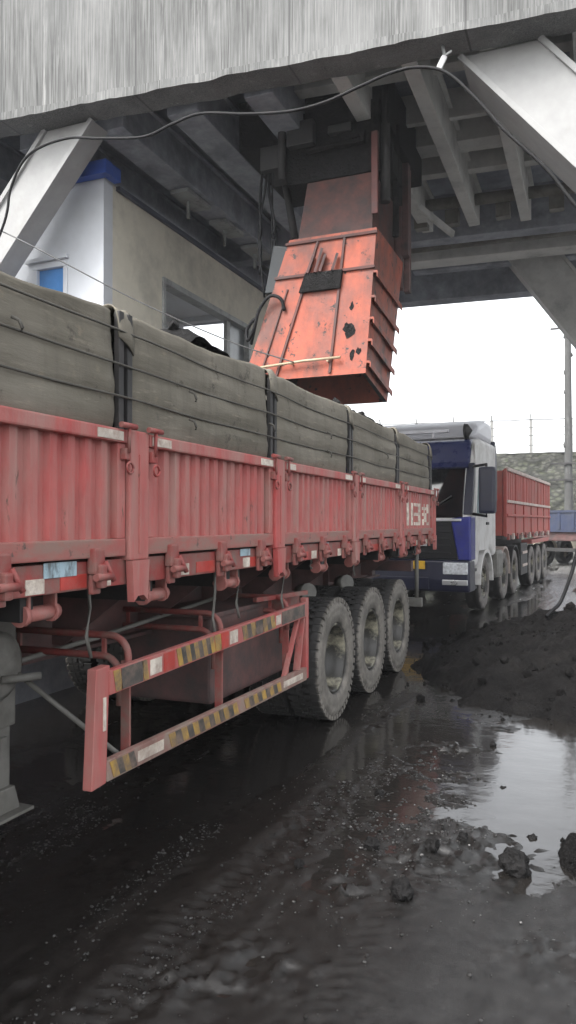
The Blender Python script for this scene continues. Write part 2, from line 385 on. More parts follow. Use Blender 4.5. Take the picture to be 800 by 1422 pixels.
def ground_mat():
    m, nt, b = new_mat('wet_coal_mud')
    v = coords(nt, (1, .45, 1)); v1 = coords(nt)
    n = noise_tex(nt, v, .9, 6); n2 = noise_tex(nt, v1, 16, 8, .7); n3 = noise_tex(nt, coords(nt, (1, .18, 1)), 5, 6, .65)
    c = mix_col(nt, ramp(nt, n2, .3, .7), (.006, .0052, .0046), (.016, .0142, .0126))
    c = mix_col(nt, ramp(nt, n3, .56, .75, 0, .5), c, (.030, .026, .022))
    # grey slurry film that covers the right-hand side of the lane, away from the wheels
    sp = nt.nodes.new('ShaderNodeSeparateXYZ'); link(nt, v1, sp.inputs[0])
    ad = nt.nodes.new('ShaderNodeMath'); ad.operation = 'MULTIPLY_ADD'; link(nt, n, ad.inputs[0]); ad.inputs[1].default_value = 1.5; link(nt, sp.outputs[0], ad.inputs[2])
    slur = ramp(nt, ad.outputs[0], -.55, .15)
    c = mix_col(nt, slur, c, mix_col(nt, ramp(nt, n2, .35, .65), (.008, .0077, .0074), (.021, .0203, .0196)))
    # pale grey colour on the open road beyond the heap, cut by dark wheel tracks
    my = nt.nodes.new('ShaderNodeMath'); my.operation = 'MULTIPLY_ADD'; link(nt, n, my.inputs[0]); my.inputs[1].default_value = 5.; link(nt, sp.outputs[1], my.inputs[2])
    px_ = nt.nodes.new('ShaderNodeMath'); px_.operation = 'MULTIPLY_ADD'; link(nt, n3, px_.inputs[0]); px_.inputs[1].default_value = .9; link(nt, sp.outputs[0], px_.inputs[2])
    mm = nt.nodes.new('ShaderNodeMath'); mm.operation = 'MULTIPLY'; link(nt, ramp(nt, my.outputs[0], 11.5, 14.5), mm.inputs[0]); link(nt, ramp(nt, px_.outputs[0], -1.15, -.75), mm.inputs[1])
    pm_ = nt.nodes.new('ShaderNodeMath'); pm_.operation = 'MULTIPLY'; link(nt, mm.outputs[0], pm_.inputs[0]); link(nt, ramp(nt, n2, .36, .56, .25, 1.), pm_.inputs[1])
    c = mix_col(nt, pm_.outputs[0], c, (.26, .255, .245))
    link(nt, c, b.inputs['Base Color'])
    r = ramp(nt, n3, .3, .7, .11, .30)
    sm = nt.nodes.new('ShaderNodeMath'); sm.operation = 'MULTIPLY_ADD'; link(nt, slur, sm.inputs[0]); sm.inputs[1].default_value = -.05; link(nt, r, sm.inputs[2]); r = sm.outputs[0]
    link(nt, r, b.inputs['Roughness']); b.inputs['Specular IOR Level'].default_value = .6
    h1 = noise_tex(nt, v1, 60, 8, .8)
    bump(nt, b, h1, .38, .012); return m
gm.materials.append(ground_mat())
go = bpy.data.objects.new('ground', gm); col.objects.link(go); tag(go, 'black wet coal mud ground with ruts and gravelly ridges', 'ground', kind='structure')

def water_mat():
    m, nt, b = new_mat('muddy_black_water')
    n = noise_tex(nt, coords(nt, (1, .6, 1)), 2.5, 4)
    link(nt, mix_col(nt, n, (.010, .009, .0085), (.022, .020, .018)), b.inputs['Base Color'])
    b.inputs['Roughness'].default_value = .10; b.inputs['IOR'].default_value = 1.65
    bump(nt, b, noise_tex(nt, coords(nt, (.8, 1.2, 1)), 4, 5, .55), .10, .03); return m
mb = MB(); mb.grid(lambda u, v: (-5.2 + 7.4 * u, 2.2 + 26 * v, -.006), 2, 2, False)
tag(mb.build('puddle_water', water_mat()), 'shallow dark water filling the hollows of the mud lane', 'puddle', kind='structure')

# ------------------------------------------------------------------ wheel maker (axis X, outer side towards +x)
def make_wheel(parent, loc, Rr, wd, tm=tyre_m, rm=rim_m, rim_r=.56, dish=.19, flip=False, name='wheel', seg=128):
    h = wd / 2; ri = Rr * rim_r
    if seg > 100: Rr -= .012
    # tyre with lug notches on the shoulders
    prof = [(h * .74, ri), (h * .93, ri * 1.06), (h * .955, ri + (Rr - ri) * .22), (h * .985, ri + (Rr - ri) * .25), (h * 1.0, ri + (Rr - ri) * .45), (h * .985, ri + (Rr - ri) * .60), (h * 1.0, ri + (Rr - ri) * .62), (h * .97, Rr * .90), (h * .90, Rr * .965), (h * .74, Rr), (h * .22, Rr * 1.0), (h * .18, Rr * .978),
            (-h * .18, Rr * .978), (-h * .22, Rr), (-h * .74, Rr), (-h * .90, Rr * .965), (-h * .97, Rr * .90), (-h, ri + (Rr - ri) * .45), (-h * .93, ri * 1.06), (-h * .74, ri)]
    def mod(i, k):
        if k % 4 > 1: return (-.022 if i in (8, 13) else -.009 if i in (7, 14) else 0) * Rr / .5
        return 0
    rp = [(h * .74, ri * 1.0), (h * .80, ri * 1.03), (h * .80, ri * .95), (h * .70, ri * .92), (h * .2, ri * .86), (h * .72 - dish, ri * .78), (h * .70 - dish, ri * .52), (h * .78 - dish, ri * .46),
          (h * .80 - dish, ri * .34), (h * .95 - dish, ri * .30), (h * 1.0 - dish, ri * .22), (h * 1.0 - dish, .001)]
    mb = MB(); mb.lathe(rp, 40)
    for k in range(8):
        t = 2 * math.pi * k / 8 + .2
        y, z = ri * .64 * math.cos(t), ri * .64 * math.sin(t)
        mb.tube([(h * .70 - dish, y * .66, z * .66), (h * .70 - dish + .03, y * .66, z * .66)], .014, 6)
    o = mb.build(name, rm, parent, loc)
    if flip: o.rotation_euler = (0, 0, math.pi)
    mt = MB(); mt.lathe(prof, seg, mod=mod)
    if seg > 100:       # tread blocks along both shoulders and the crown
        for k in range(46):
            for s_, ph in ((1, 0.), (-1, .5)):
                t = 2 * math.pi * (k + ph) / 46
                m4 = Matrix.Rotation(t, 4, 'X')
                mt.box((s_ * h * .42, -.021, Rr - .03), (s_ * h * .955, .021, Rr + .004), 0., m4)
                mt.box((s_ * h * .06, -.015, Rr - .03), (s_ * h * .34, .019, Rr + .004), 0., Matrix.Rotation(t + .03, 4, 'X'))
    mt.build('tyre', tm, o)
    return o

# ================================================================== LOADING TRAILER (nearest)
TX, TXL = -1.86, -4.36                       # outer faces of the two sides
OFF = Vector((-3.11, 3.5, 0))
trailer = thing('semi_trailer', 'nearest faded red drop side trailer with roped canvas bulwarks, parked under the orange chute', 'trailer', OFF)
POSTS = [-2.15, -.5, 1.17, 2.83, 4.44, 6.1, 7.76, 9.5]
ZT, ZB, ZR = 1.995, 1.455, 1.33              # top of side, bottom of side, bottom of outer rail

def side_x(y, L, n):
    """corrugation depth at distance y along a panel of clear length L with n ribs"""
    p = (y / L * n) % 1.0
    if p < .12: return p / .12
    if p < .5: return 1.
    if p < .62: return 1 - (p - .5) / .12
    return 0.
def panel(L, n, mirror=1):
    f = .055; Lc = L - 2 * f; mb = MB()
    brk = [0.]
    for k in range(n):
        for q in (.12, .5, .62, 1.): brk.append((k + q) / n * Lc)
    d0, d1 = -.042, -.020
    front = [(d0 + (d1 - d0) * side_x(min(y, Lc - 1e-6), Lc, n) if 0 < y < Lc else d0, y - Lc / 2) for y in brk]
    poly = front + [(-.085, Lc / 2), (-.085, -Lc / 2)]
    mb.prism(poly, 'Z', .075, ZT - ZB - .055)
    H = ZT - ZB
    mb.mi = 1; mb.box((-.09, -L / 2, 0), (.0, L / 2, .075), .006); mb.mi = 0                  # bottom rail
    mb.box((-.09, -L / 2, H - .058), (.012, L / 2, H), .008)            # top rail
    mb.box((-.088, -L / 2, .0755), (-.004, -L / 2 + f, H - .0585), .004)
    mb.box((-.088, L / 2 - f, .0755), (-.004, L / 2, H - .0585), .004)
    return mb, brk, Lc, d0, d1
for i in range(len(POSTS) - 1):
    a, b = POSTS[i] + .085, POSTS[i + 1] - .085
    if i == len(POSTS) - 2: b = POSTS[-1] - .05
    L = b - a; nr = 13
    mb, brk, Lc, d0, d1 = panel(L, nr)
    po = mb.build('side_panel', [red, red_low], trailer, Vector((TX, (a + b) / 2, ZB)) - OFF)
    if i == len(POSTS) - 2: tag(po, 'rear red side panel with worn white painted characters')
    # white wear at the ends of the top rail
    for yy, ln in ((a + .10, .16), (b - .13, .18)):
        m2 = MB(); m2.box((TX + .0125, yy - ln / 2 , ZT - .05), (TX + .0155, yy + ln / 2, ZT - .012)); m2.off = OFF
        m2.build('reflector', white_tape, trailer)
    # far side: plain panels mirrored
    c = copy_part(po, trailer, Vector((TXL, (a + b) / 2, ZB)) - OFF, (0, 0, math.pi))
    if 'label' in c: del c['label']
# worn painted characters on the rear-most panel, following the ribs
GL = ["1.1.111..1.1",
      "1.1...1.1111",
      "1.1...1..1.1",
      "1.1.111.1.1.",
      "1.1...1..11.",
      "1.1...1.1.1.",
      "1.1.111.1..1"]
cw = Lc * .78 / 12; ch = .036
CHARS = [MB() for k in range(4)]
for r_, row in enumerate(GL):
    for c_, ch_ in enumerate(row):
        if ch_ != '1': continue
        mt = CHARS[0 if c_ < 1 else 1 if c_ < 3 else 2 if c_ < 7 else 3]
        y0 = -Lc / 2 + Lc * .12 + c_ * cw; z1 = .36 - r_ * ch
        cuts = sorted({y0, y0 + cw * 1.02} | {k - Lc / 2 for k in brk if y0 < k - Lc / 2 < y0 + cw})
        for ya, yb in zip(cuts, cuts[1:]):
            def fx(y, e): return d0 + (d1 - d0) * side_x(min(max(y + Lc / 2 + e, 1e-5), Lc - 1e-5), Lc, nr) + .003
            mt.hexa([(fx(ya, 1e-4) - .004, ya, z1 - ch), (fx(ya, 1e-4), ya, z1 - ch), (fx(yb, -1e-4), yb, z1 - ch), (fx(yb, -1e-4) - .004, yb, z1 - ch),
                     (fx(ya, 1e-4) - .004, ya, z1), (fx(ya, 1e-4), ya, z1), (fx(yb, -1e-4), yb, z1), (fx(yb, -1e-4) - .004, yb, z1)])
for mt in CHARS: mt.build('painted_character', white_tape, po)

# posts with their lower tongues, hinge pins and handles
for i, y in enumerate(POSTS):
    last = i == len(POSTS) - 1
    wv = .075 if not last else .045
    mb = MB(OFF)
    mb.box((TX - .10, y - wv, ZB - .02), (TX + .014, y + wv, ZT + .004), .008)
    mb.prism([(y - wv * .9, ZB - .021), (y + wv * .9, ZB - .021), (y + wv * .72, ZR - .075), (y + wv * .3, ZR - .05), (y - wv * .3, ZR - .05), (y - wv * .72, ZR - .075)], 'X', TX - .012, TX + .022)
    mb.box((TX + .0145, y - .008, ZB + .01), (TX + .02, y + .008, ZT - .1))
    po = mb.build('side_post', red, trailer)
    for s in (-1, 1):
        m2 = MB(OFF)
        yy = y + s * (wv + .03)
        m2.tube([(TX + .03, yy - .06, ZT + .014), (TX + .03, yy + .05, ZT + .014)], .013, 8)
        m2.box((TX - .004, yy - .02, ZT - .13), (TX + .026, yy + .02, ZT - .08), .005)
        m2.tube([(TX + .03, yy, ZT + .014), (TX + .028, yy, ZT - .1)], .008, 6)
        m2.tube(arc((TX + .034, yy, ZT - .165), 0, 2 * math.pi, .024, 10, (0, 1, 0), (0, 0, 1)), .006, 5)
        m2.build('hinge_pin', red_dirty, po)
    c = copy_part(po, trailer); c.location = (0, 0, 0)
    c.rotation_euler = (0, 0, math.pi); c.location = Vector((0, 2 * (y - OFF.y), 0))

# outer rail with tape
mb = MB(OFF); mb.box((TX - .10, POSTS[0] - .1, ZR), (TX - .022, POSTS[-1] + .03, ZB - .012), .006)
mb.box((TX - .16, POSTS[0] - .1, ZR), (TX - .101, POSTS[-1] + .03, ZR + .012))
mb.build('outer_rail', red_dirty, trailer)
mb = MB(OFF); mb.box((TXL + .022, POSTS[0] - .1, ZR), (TXL + .10, POSTS[-1] + .03, ZB - .012), .006); mb.build('outer_rail', red_dirty, trailer)
for y, wd, m in [(2.2, .10, 'w'), (2.62, .085, 'w'), (3.28, .09, 'w'), (3.72, .10, 'w'), (4.0, .09, 'w'), (4.22, .09, 'w'), (4.78, .10, 'w'), (5.15, .1, 'w'), (5.75, .11, 'w'), (6.45, .12, 'w'), (7.1, .14, 'w'),
                 (8.15, .2, 'w'), (8.65, .2, 'w'), (9.15, .18, 'w'), (1.6, .1, 'w'), (.4, .12, 'w'),
                 (2.42, .16, 'r'), (3.5, .2, 'r'), (4.1, .1, 'r'), (4.95, .16, 'r'), (6.8, .3, 'r'), (8.4, .25, 'r')]:
    mb = MB(OFF); z0 = ZR + .004 + random.uniform(0, .008)
    mb.box((TX - .022, y - wd / 2, z0), (TX - .0185, y + wd / 2, z0 + .055)); mb.build('reflector', white_tape if m == 'w' else red_tape, trailer)
for y, wd, h0, h1 in [(2.34, .19, .048, .118), (3.98, .13, .062, .115), (5.4, .14, .05, .115)]:
    mb = MB(OFF); mb.box((TX - .0216, y - wd / 2, ZR + h0 + .012), (TX - .016, y + wd / 2, ZR + h1), .002); mb.build('sticker', label_blue, trailer)

# locking latches under each panel and winch rollers below the rail
lm = MB()
lm.box((-.012, -.035, -.02), (.03, .035, .085), .01); lm.box((.02, -.02, -.075), (.05, .022, .02), .01)
lm.tube([(.045, -.05, -.03), (.045, .055, -.03)], .016, 8); lm.tube([(.03, .03, .03), (.055, .06, -.05)], .012, 6)
lm.box((-.01, -.028, -.10), (.012, .028, -.0205), .006)
latch0 = None
for i in range(len(POSTS) - 1):
    a, b = POSTS[i], POSTS[i + 1]
    for t in (.18, .50, .82):
        loc = Vector((TX - .005, a + (b - a) * t, ZB - .045)) - OFF
        if latch0 is None: latch0 = lm.build('latch', red_dirty, trailer, loc)
        else: copy_part(latch0, trailer, loc)
wm = MB()
for s in (-1, 1): wm.box((-.03, s * .075 - .007, -.075), (.03, s * .075 + .007, .06), .004)
wm.tube([(0, -.095, -.045), (0, .11, -.045)], .030, 12); wm.tube([(0, -.10, -.045), (0, -.075, -.045)], .043, 10); wm.tube([(0, .07, -.045), (0, .09, -.045)], .040, 10)
wr0 = None
for y in (.6, 1.55, 2.33, 3.15, 3.95, 4.75, 5.55, 6.4, 7.3, 8.3, 9.0):
    loc = Vector((TX - .12, y, ZR - .035)) - OFF
    if wr0 is None: wr0 = wm.build('winch_roller', pink, trailer, loc)
    else: copy_part(wr0, trailer, loc)

# hanging straps and hooks
for y, ln in [(2.62, .30), (3.0, .06), (3.75, .38), (4.05, .30), (4.75, .36), (5.3, .08), (6.4, .2), (2.02, .10), (8.8, .12)]:
    mb = MB(OFF); x = TX - .10
    mb.tube([(x, y, ZR), (x, y + .01, ZR - ln * .3), (x - .012, y + .004, ZR - ln * .7), (x, y + .02, ZR - ln)], .008, 6); mb.build('hanging_strap', grey_steel, trailer)

# chassis: main beams, cross members, gussets
for x in (-2.62, -3.6):
    mb = MB(OFF)
    mb.box((x - .006, POSTS[0] + .2, .93), (x + .006, POSTS[-1] - .05, 1.31)); mb.box((x - .07, POSTS[0] + .2, 1.3105), (x + .07, POSTS[-1] - .05, 1.329)); mb.box((x - .07, POSTS[0] + .2, .91), (x + .07, POSTS[-1] - .05, .9295))
    for k in range(14): mb.box((x - .065, -1.7 + k * .83, .93), (x + .065, -1.688 + k * .83, 1.31))
    mb.build('chassis_beam', red_dark, trailer)
cb = MB(); cb.box((-1.15, -.035, 0), (1.15, .035, .10), .004)
c0 = None
for k in range(14):
    loc = Vector((-3.11, -1.9 + k * .83, 1.228)) - OFF
    loc.z = 1.2275
    if c0 is None: c0 = cb.build('cross_member', dark, trailer, loc)
    else: copy_part(c0, trailer, loc)
gb = MB(); gb.prism([(-2.0, 1.326), (-2.55, 1.326), (-2.55, .98), (-2.48, .98)], 'Y', -.008, .008)
g0 = None
for y in (1.35, 2.25, 3.12, 3.9, 4.7, 5.35, 6.4, 7.45, 8.6):
    loc = Vector((0, y, 0)) - Vector((OFF.x, OFF.y, 0)); 
    if g0 is None: g0 = gb.build('gusset', red_dark, trailer, loc)
    else: copy_part(g0, trailer, loc)
mb = MB(OFF); mb.box((TXL + .1, POSTS[0], 1.3295), (TX - .165, POSTS[-1], 1.37)); mb.build('load_floor', dark, trailer)
mb = MB(OFF); mb.box((TXL + .05, 9.44, ZR), (TX - .06, 9.5, ZT), .006); mb.build('tailgate', red, trailer)
mb = MB(OFF); mb.box((TXL + .05, -2.2, ZR), (TX - .06, -2.14, 2.6), .006); mb.build('headboard', red, trailer)

# side guard frame with warning tape
GX = -1.93; gy0, gy1 = 2.62, 5.14
guard = MB(OFF)
guard.prism([(gy0 - .03, .49), (gy0 + .07, .495), (gy0 + .095, .99), (gy0 + .0, .985)], 'X', GX - .035, GX + .012, .004)
guard.box((GX - .035, gy1 - .05, .475), (GX + .012, gy1 + .0, 1.055), .004)
guard.bar((GX, gy0 + .085, .915), (GX, gy1 - .05, .975), .035, .105, .004)
guard.bar((GX - .02, gy1 - .42, .515), (GX - .02, gy1 - .12, .94), .03, .03, .003, up=(1, 0, 0))
guard.bar((GX - .02, gy1 - .16, .55), (GX - .02, gy1 - .055, .93), .02, .05, .003, up=(1, 0, 0))
gd = guard.build('side_guard', red, trailer)
mb = MB(OFF); mb.bar((GX, gy0 + .072, .545), (GX, gy1 - .052, .515), .034, .09, .004); tag(mb.build('lower_rail', M('dust_bleached_red_rail', (.24, .125, .105), .7, var=.3, dirt=(.26, .2, .165), damt=(.42, .6), dscale=9, scratch=((.09, .07, .06), .62, 14.)), gd), 'lower guard rail bleached pale by dust')
def rail_z(y, top):
    a, b, za, zb = (gy0 + .085, gy1 - .05, .915, .975) if top else (gy0 + .06, gy1 - .05, .545, .515)
    return za + (zb - za) * (y - a) / (b - a)
def patch(segs, top, hh, mats):
    mb = MB(OFF); x0, x1 = GX + .0175, GX + .0205
    for (ya, yb, mi, sk) in segs:
        mb.mi = mi; za, zb = rail_z(ya, top), rail_z(yb, top)
        q = [(ya - sk, za - hh), (yb - sk, zb - hh), (yb + sk, zb + hh), (ya + sk, za + hh)]
        mb.hexa([(x0, q[0][0], q[0][1]), (x1, q[0][0], q[0][1]), (x1, q[1][0], q[1][1]), (x0, q[1][0], q[1][1]),
                 (x0, q[3][0], q[3][1]), (x1, q[3][0], q[3][1]), (x1, q[2][0], q[2][1]), (x0, q[2][0], q[2][1])])
    return mb.build('warning_tape', mats, gd)
TM = [yellow, black_tape, white_tape, red_tape]
def stripes(a, b, n):
    d = (b - a) / n; return [(a + k * d, a + (k + 1) * d, k % 2, -.014) for k in range(n)]
patch([(2.74, 2.79, 0, -.01), (2.79, 2.96, 1, .0), (2.96, 3.0, 0, -.01)], True, .046, TM)
patch([(3.02, 3.12, 2, 0)], True, .036, TM); patch([(3.14, 3.24, 3, 0)], True, .044, TM)
patch(stripes(3.27, 3.66, 9), True, .044, TM); patch([(3.67, 3.74, 0, -.01), (3.74, 3.83, 3, 0)], True, .044, TM); patch([(3.85, 3.95, 2, 0)], True, .036, TM)
patch(stripes(4.02, 4.2, 3) + [(4.2, 4.31, 1, 0)] + stripes(4.31, 4.5, 3), True, .042, TM); patch([(4.52, 4.6, 2, 0)], True, .03, TM); patch([(4.62, 5.04, 1, 0)], True, .042, TM)
patch(stripes(2.72, 2.9, 4), False, .036, TM); patch([(2.92, 3.14, 2, 0)], False, .024, TM); patch(stripes(3.2, 3.95, 13), False, .034, TM); patch(stripes(4.05, 4.6, 9), False, .03, TM); patch([(4.65, 5.0, 2, 0)], False, .02, TM)
mb = MB(OFF); mb.box((GX + .0125, gy0 + .045, .72), (GX + .0155, gy0 + .065, .86)); mb.build('reflector', white_tape, gd)

# bent support tubes that carry the guard
for y in (2.92, 3.84, 4.84):
    mb = MB(OFF); x1 = GX - .035
    for (z, xr) in ((1.08, .0), (.985, .045)):
        pts = [(-2.95, y, z)] + [tuple(p) for p in arc((x1 - xr - .09, y, z - .09), math.pi / 2, 0, .09, 6, (1, 0, 0), (0, 0, 1))] + [(x1 - xr, y, z - .22)]
        mb.tube(pts, .017, 8)
    mb.bar((x1 - .13, y, .985), (x1 - .13, y, 1.08), .014, .02); mb.bar((x1 - .62, y, .985), (x1 - .62, y, 1.08), .014, .02)
    mb.bar((x1 - .012, y, .97), (x1 - .012, y, .52), .045, .014, .0, up=(0, 1, 0))
    mb.build('guard_support', red_dirty, trailer)
mb = MB(OFF); mb.tube([(-2.35, 2.62, .95), (GX - .04, 2.86, .56)], .012, 7); mb.build('brace_rod', grey_steel, trailer)
mb = MB(OFF); mb.tube([(-2.5, 2.4, .93), (-2.4, 3.3, 1.0), (-2.4, 4.6, 1.08)], .013, 7); mb.build('brace_rod', grey_steel, trailer)

# tool box ahead of the wheels
mb = MB(OFF); mb.box((-2.75, 4.05, .50), (-2.14, 5.22, 1.02), .02); mb.box((-2.77, 4.03, 1.0205), (-2.12, 5.24, 1.05), .006)
mb.build('tool_box', red_dark, trailer)
mb = MB(OFF); mb.box((-2.138, 4.95, .96), (-2.05, 5.3, 1.06), .006); mb.bar((-2.1, 4.6, 1.08), (-1.98, 5.25, 1.08), .03, .03); mb.build('bracket', red_dirty, trailer)

# landing legs
for x in (-2.52, -3.7):
    mb = MB(OFF); mb.box((x - .075, 2.58, .68), (x + .075, 2.74, 1.25), .012); mb.box((x - .06, 2.6, .36), (x + .06, 2.72, .68), .008)
    mb.prism([(2.56, .30), (2.76, .30), (2.725, .41), (2.59, .41)], 'X', x - .085, x + .085, .006)
    mb.box((x - .13, 2.52, .285), (x + .13, 2.80, .2995), .003); mb.box((x + .06, 2.64, .55), (x + .08, 2.68, .64), .003)
    leg = mb.build('landing_leg', grey_steel, trailer)
    m2 = MB(OFF); m2.lathe([(.0, .001), (.0, .13), (.02, .15), (.09, .15), (.11, .12), (.11, .001)], 22, (x + .08, 2.52, .985))
    m2.tube([(x + .19, 2.52, .93), (x + .28, 2.66, .93)], .018, 8); m2.build('gear_box', grey_steel, leg)

# axles, wheels, leaf springs
for y in (5.88, 6.94, 8.0):
    mb = MB(OFF); mb.tube([(-4.15, y, .5), (-2.1, y, .5)], .065, 12); mb.build('axle', dark, trailer)
    for s, xo, xi in ((1, -2.075, -2.40), (-1, -4.145, -3.82)):
        make_wheel(trailer, Vector((xo, y, .492)) - OFF, .5, .275, flip=s < 0)
        make_wheel(trailer, Vector((xi, y, .492)) - OFF, .5, .275, flip=s > 0)
    for x in (-2.70, -3.52):
        mb = MB(OFF)
        for k in range(6):
            q = .5 - k * .07
            mb.tube([(x, y - q, .70 - k * .018 + .07 * (q / .5) ** 2), (x, y, .66 - k * .018), (x, y + q, .70 - k * .018 + .07 * (q / .5) ** 2)], .012, 4)
        mb.build('leaf_spring', dark, trailer)
for y in (5.35, 6.41, 7.47, 8.53):
    mb = MB(OFF); mb.prism([(y - .12, .91), (y + .12, .91), (y + .05, .66), (y - .05, .66)], 'X', -2.76, -2.63); mb.prism([(y - .12, .91), (y + .12, .91), (y + .05, .66), (y - .05, .66)], 'X', -3.59, -3.46); mb.build('spring_hanger', dark, trailer)
for y in (5.88, 6.94):      # brake chambers peeking above the tyres
    mb = MB(OFF); mb.tube([(-2.3, y + .1, 1.0), (-2.2, y + .02, 1.02)], .075, 12); mb.build('air_chamber', grey_steel, trailer)

# rear end: bumper bar, lamp box, upright
mb = MB(OFF); mb.box((TXL + .1, 9.3, .55), (TX - .12, 9.38, .66), .008); mb.tube([(-2.05, 9.34, .66), (-2.05, 9.34, 1.33)], .025, 8); mb.tube([(-4.1, 9.34, .66), (-4.1, 9.34, 1.33)], .025, 8); mb.build('rear_bumper', grey_steel, trailer)
mb = MB(OFF); mb.box((-2.62, 9.1, 1.0), (-2.06, 9.2, 1.13), .008); mb.build('lamp_box', red_dark, trailer)

# canvas bulwarks above the side, ropes and stakes
STAKES = [-2.12, -.52, 1.15, 2.78, 4.42, 6.08, 7.72, 9.42]
ROPES = [2.14, 2.28, 2.42]
def bulge(z):
    zs = [1.99, 2.135, 2.275, 2.42, 2.58]
    for a, b in zip(zs, zs[1:]):
        if z <= b: return math.sin(math.pi * max(0, min(1, (z - a) / (b - a)))) ** .42
    return 0.
def canvas_seg(y0, y1, sx, s, seed):
    L = y1 - y0
    def fn(u, v):
        y = y0 + L * u; endf = min(1, min(u, 1 - u) / .07) ** .5
        top = 2.515 + .055 * ss(2.2, 4.2, y) + .02 * fbm(y, seed, 1.2, 2) - .022 * math.sin(math.pi * u)
        if v < .86:
            z = 1.965 + (top - 1.965) * v / .86
            x = -.02 + .015 * bulge(z) * endf + .036 * endf + .014 * fbm(y, z * 2.2, 1.2, 3, seed) - .02 * ((z - 2.2) / .35) ** 2
        else:
            t = (v - .86) / .14
            z = top + .012 * math.sin(t * math.pi) - .06 * t * t; x = -.05 - .16 * t + .02 * fbm(y, t, 2., 2, seed + 3)
        z += .008 * fbm(y, z, 3.5, 3, seed + 7); x += .007 * fbm(y * .5, z * 2, 5., 3, seed + 11)
        return (sx + s * x, y, z)
    return fn
for side, sx in ((1, TX - .05), (-1, TXL + .05)):
    for i in range(len(STAKES) - 1):
        mb = MB(OFF); n = 48 if side > 0 and STAKES[i] > 0 else 16
        mb.grid(canvas_seg(STAKES[i] + .03, STAKES[i + 1] - .03, sx, side, i * 5.3 + side), n, 44 if n > 20 else 20)
        if side > 0: bmesh.ops.reverse_faces(mb.bm, faces=[])
        o = mb.build('canvas_bulwark', canvas, trailer)
        sm = o.modifiers.new('thickness', 'SOLIDIFY'); sm.thickness = .012
    for i, y in enumerate(STAKES):
        mb = MB(OFF)
        for dy in (-.035, .03): mb.box((sx + side * .012 - .014, y + dy - .018, 1.9), (sx + side * .012 + .014, y + dy + .018, 2.51), .004)
        mb.build('stake', dark, trailer)
    if side > 0:
        for i, y in enumerate(STAKES):
            m2 = MB(OFF)
            m2.grid(lambda u, v: (sx + .022 - .22 * u * u + .012 * math.sin(v * 3.1), y - .055 + (.11 + .05 * u) * v, 2.515 + .05 * ss(2.2, 4.2, y) + .035 * math.sin(math.pi * min(1, u * 1.4)) - (.13 + .06 * v) * (1 - u) ** 3 + .02 * math.sin(v * 5 + i) * u), 12, 6)
            o = m2.build('canvas_flap', canvas, trailer); o.modifiers.new('thickness', 'SOLIDIFY').thickness = .006
for z in ROPES:
    mb = MB(OFF); pts = []
    n = 110
    for k in range(n + 1):
        y = STAKES[0] + (STAKES[-1] - STAKES[0]) * k / n
        ph = min(abs(y - q) for q in STAKES)
        pts.append((TX - .05 + .032 + .015 * fbm(y, z, 1.1, 2) - (.004 if ph < .05 else 0), y, z + .010 * fbm(y, z * 3, .7, 2) - .006 * min(1, ph)))
    mb.tube(pts, .0052, 6); mb.build('tie_rope', rope, trailer)
for y, z in [(1.75, 2.29), (1.85, 2.17), (3.3, 2.24), (3.3, 2.10), (4.3, 2.2), (5.4, 2.27), (5.4, 2.13), (7.1, 2.25), (2.06, 2.3)]:     # frayed tie ends
    mb = MB(OFF); x = TX + .028
    mb.tube([(x - .035, y, z + .012), (x - .01, y + .01, z), (x - .004, y + .02, z - .025), (x - .008, y + .018, z - .04)], .007, 5); mb.build('tie_end', rope, trailer)

# coal load: rough surface plus lumps that show above the canvas
def load_h(x, y):
    t = (x + 3.11) / 1.2; base = 2.33 - .12 * (1 - ss(2.2, 3.0, y)) + .26 * (1 - t * t) + .06 * fbm(x, y, 1.2, 3, 2.) + .035 * fbm(x, y, 6, 3, 8.)
    base += .22 * math.exp(-((y - 3.7) / .5) ** 2) + .25 * math.exp(-((y - 7.3) / .8) ** 2)
    return base - .25 * ss(4.4, 5.2, y) * (1 - ss(5.6, 6.3, y))
mb = MB(); mb.grid(lambda u, v: (TX - .11 - (TX - TXL - .22) * u, -2.1 + 11.5 * v, load_h(TX - .11 - (TX - TXL - .22) * u, -2.1 + 11.5 * v)), 60, 240)
bm = mb.bm
for k in range(230):
    y = random.choice((random.uniform(-2, 9.2), random.gauss(3.5, .5), random.gauss(7.0, .7))); x = random.uniform(-3.6, -2.02)
    if not -2 < y < 9.2: continue
    r = random.uniform(.02, .055); q = bmesh.ops.create_icosphere(bm, subdivisions=1, radius=r, matrix=Matrix.Translation((x, y, load_h(x, y) + r * .2)))
    for v in q['verts']: v.co += Vector((random.uniform(-1, 1), random.uniform(-1, 1), random.uniform(-1, 1))) * r * .28
tag(mb.build('coal_load', coal), 'black lumpy coal heaped inside the nearest trailer', 'coal', kind='stuff')

# ================================================================== LOADING PLATFORM overhead
def rz_pt(x, y, ang, c):
    ca, sa = math.cos(ang), math.sin(ang); dx, dy = x - c[0], y - c[1]; return (c[0] + dx * ca - dy * sa, c[1] + dx * sa + dy * ca)
plat = thing('loading_platform', 'huge grey concrete loading platform on slanted legs spanning over the trucks', 'platform', (-3, 12, 0))
PO = Vector((-3, 12, 0)); SK = math.atan(.0737)
def skew_mat(yc): return Matrix.Translation((-3.02, yc, 0)) @ Matrix.Rotation(SK, 4, 'Z')
mb = MB(PO)
nx = 360
def fb(u, v):
    x = -12 + 22 * u
    z = 6.5 + .05 + 2.6 * v
    return (x, 0.0, z)
mt = skew_mat(7.45)
mb.box((-12, 0, 6.56), (10, .38, 9.0), .0, mt)
mb.build('front_beam', conc_streak, plat)
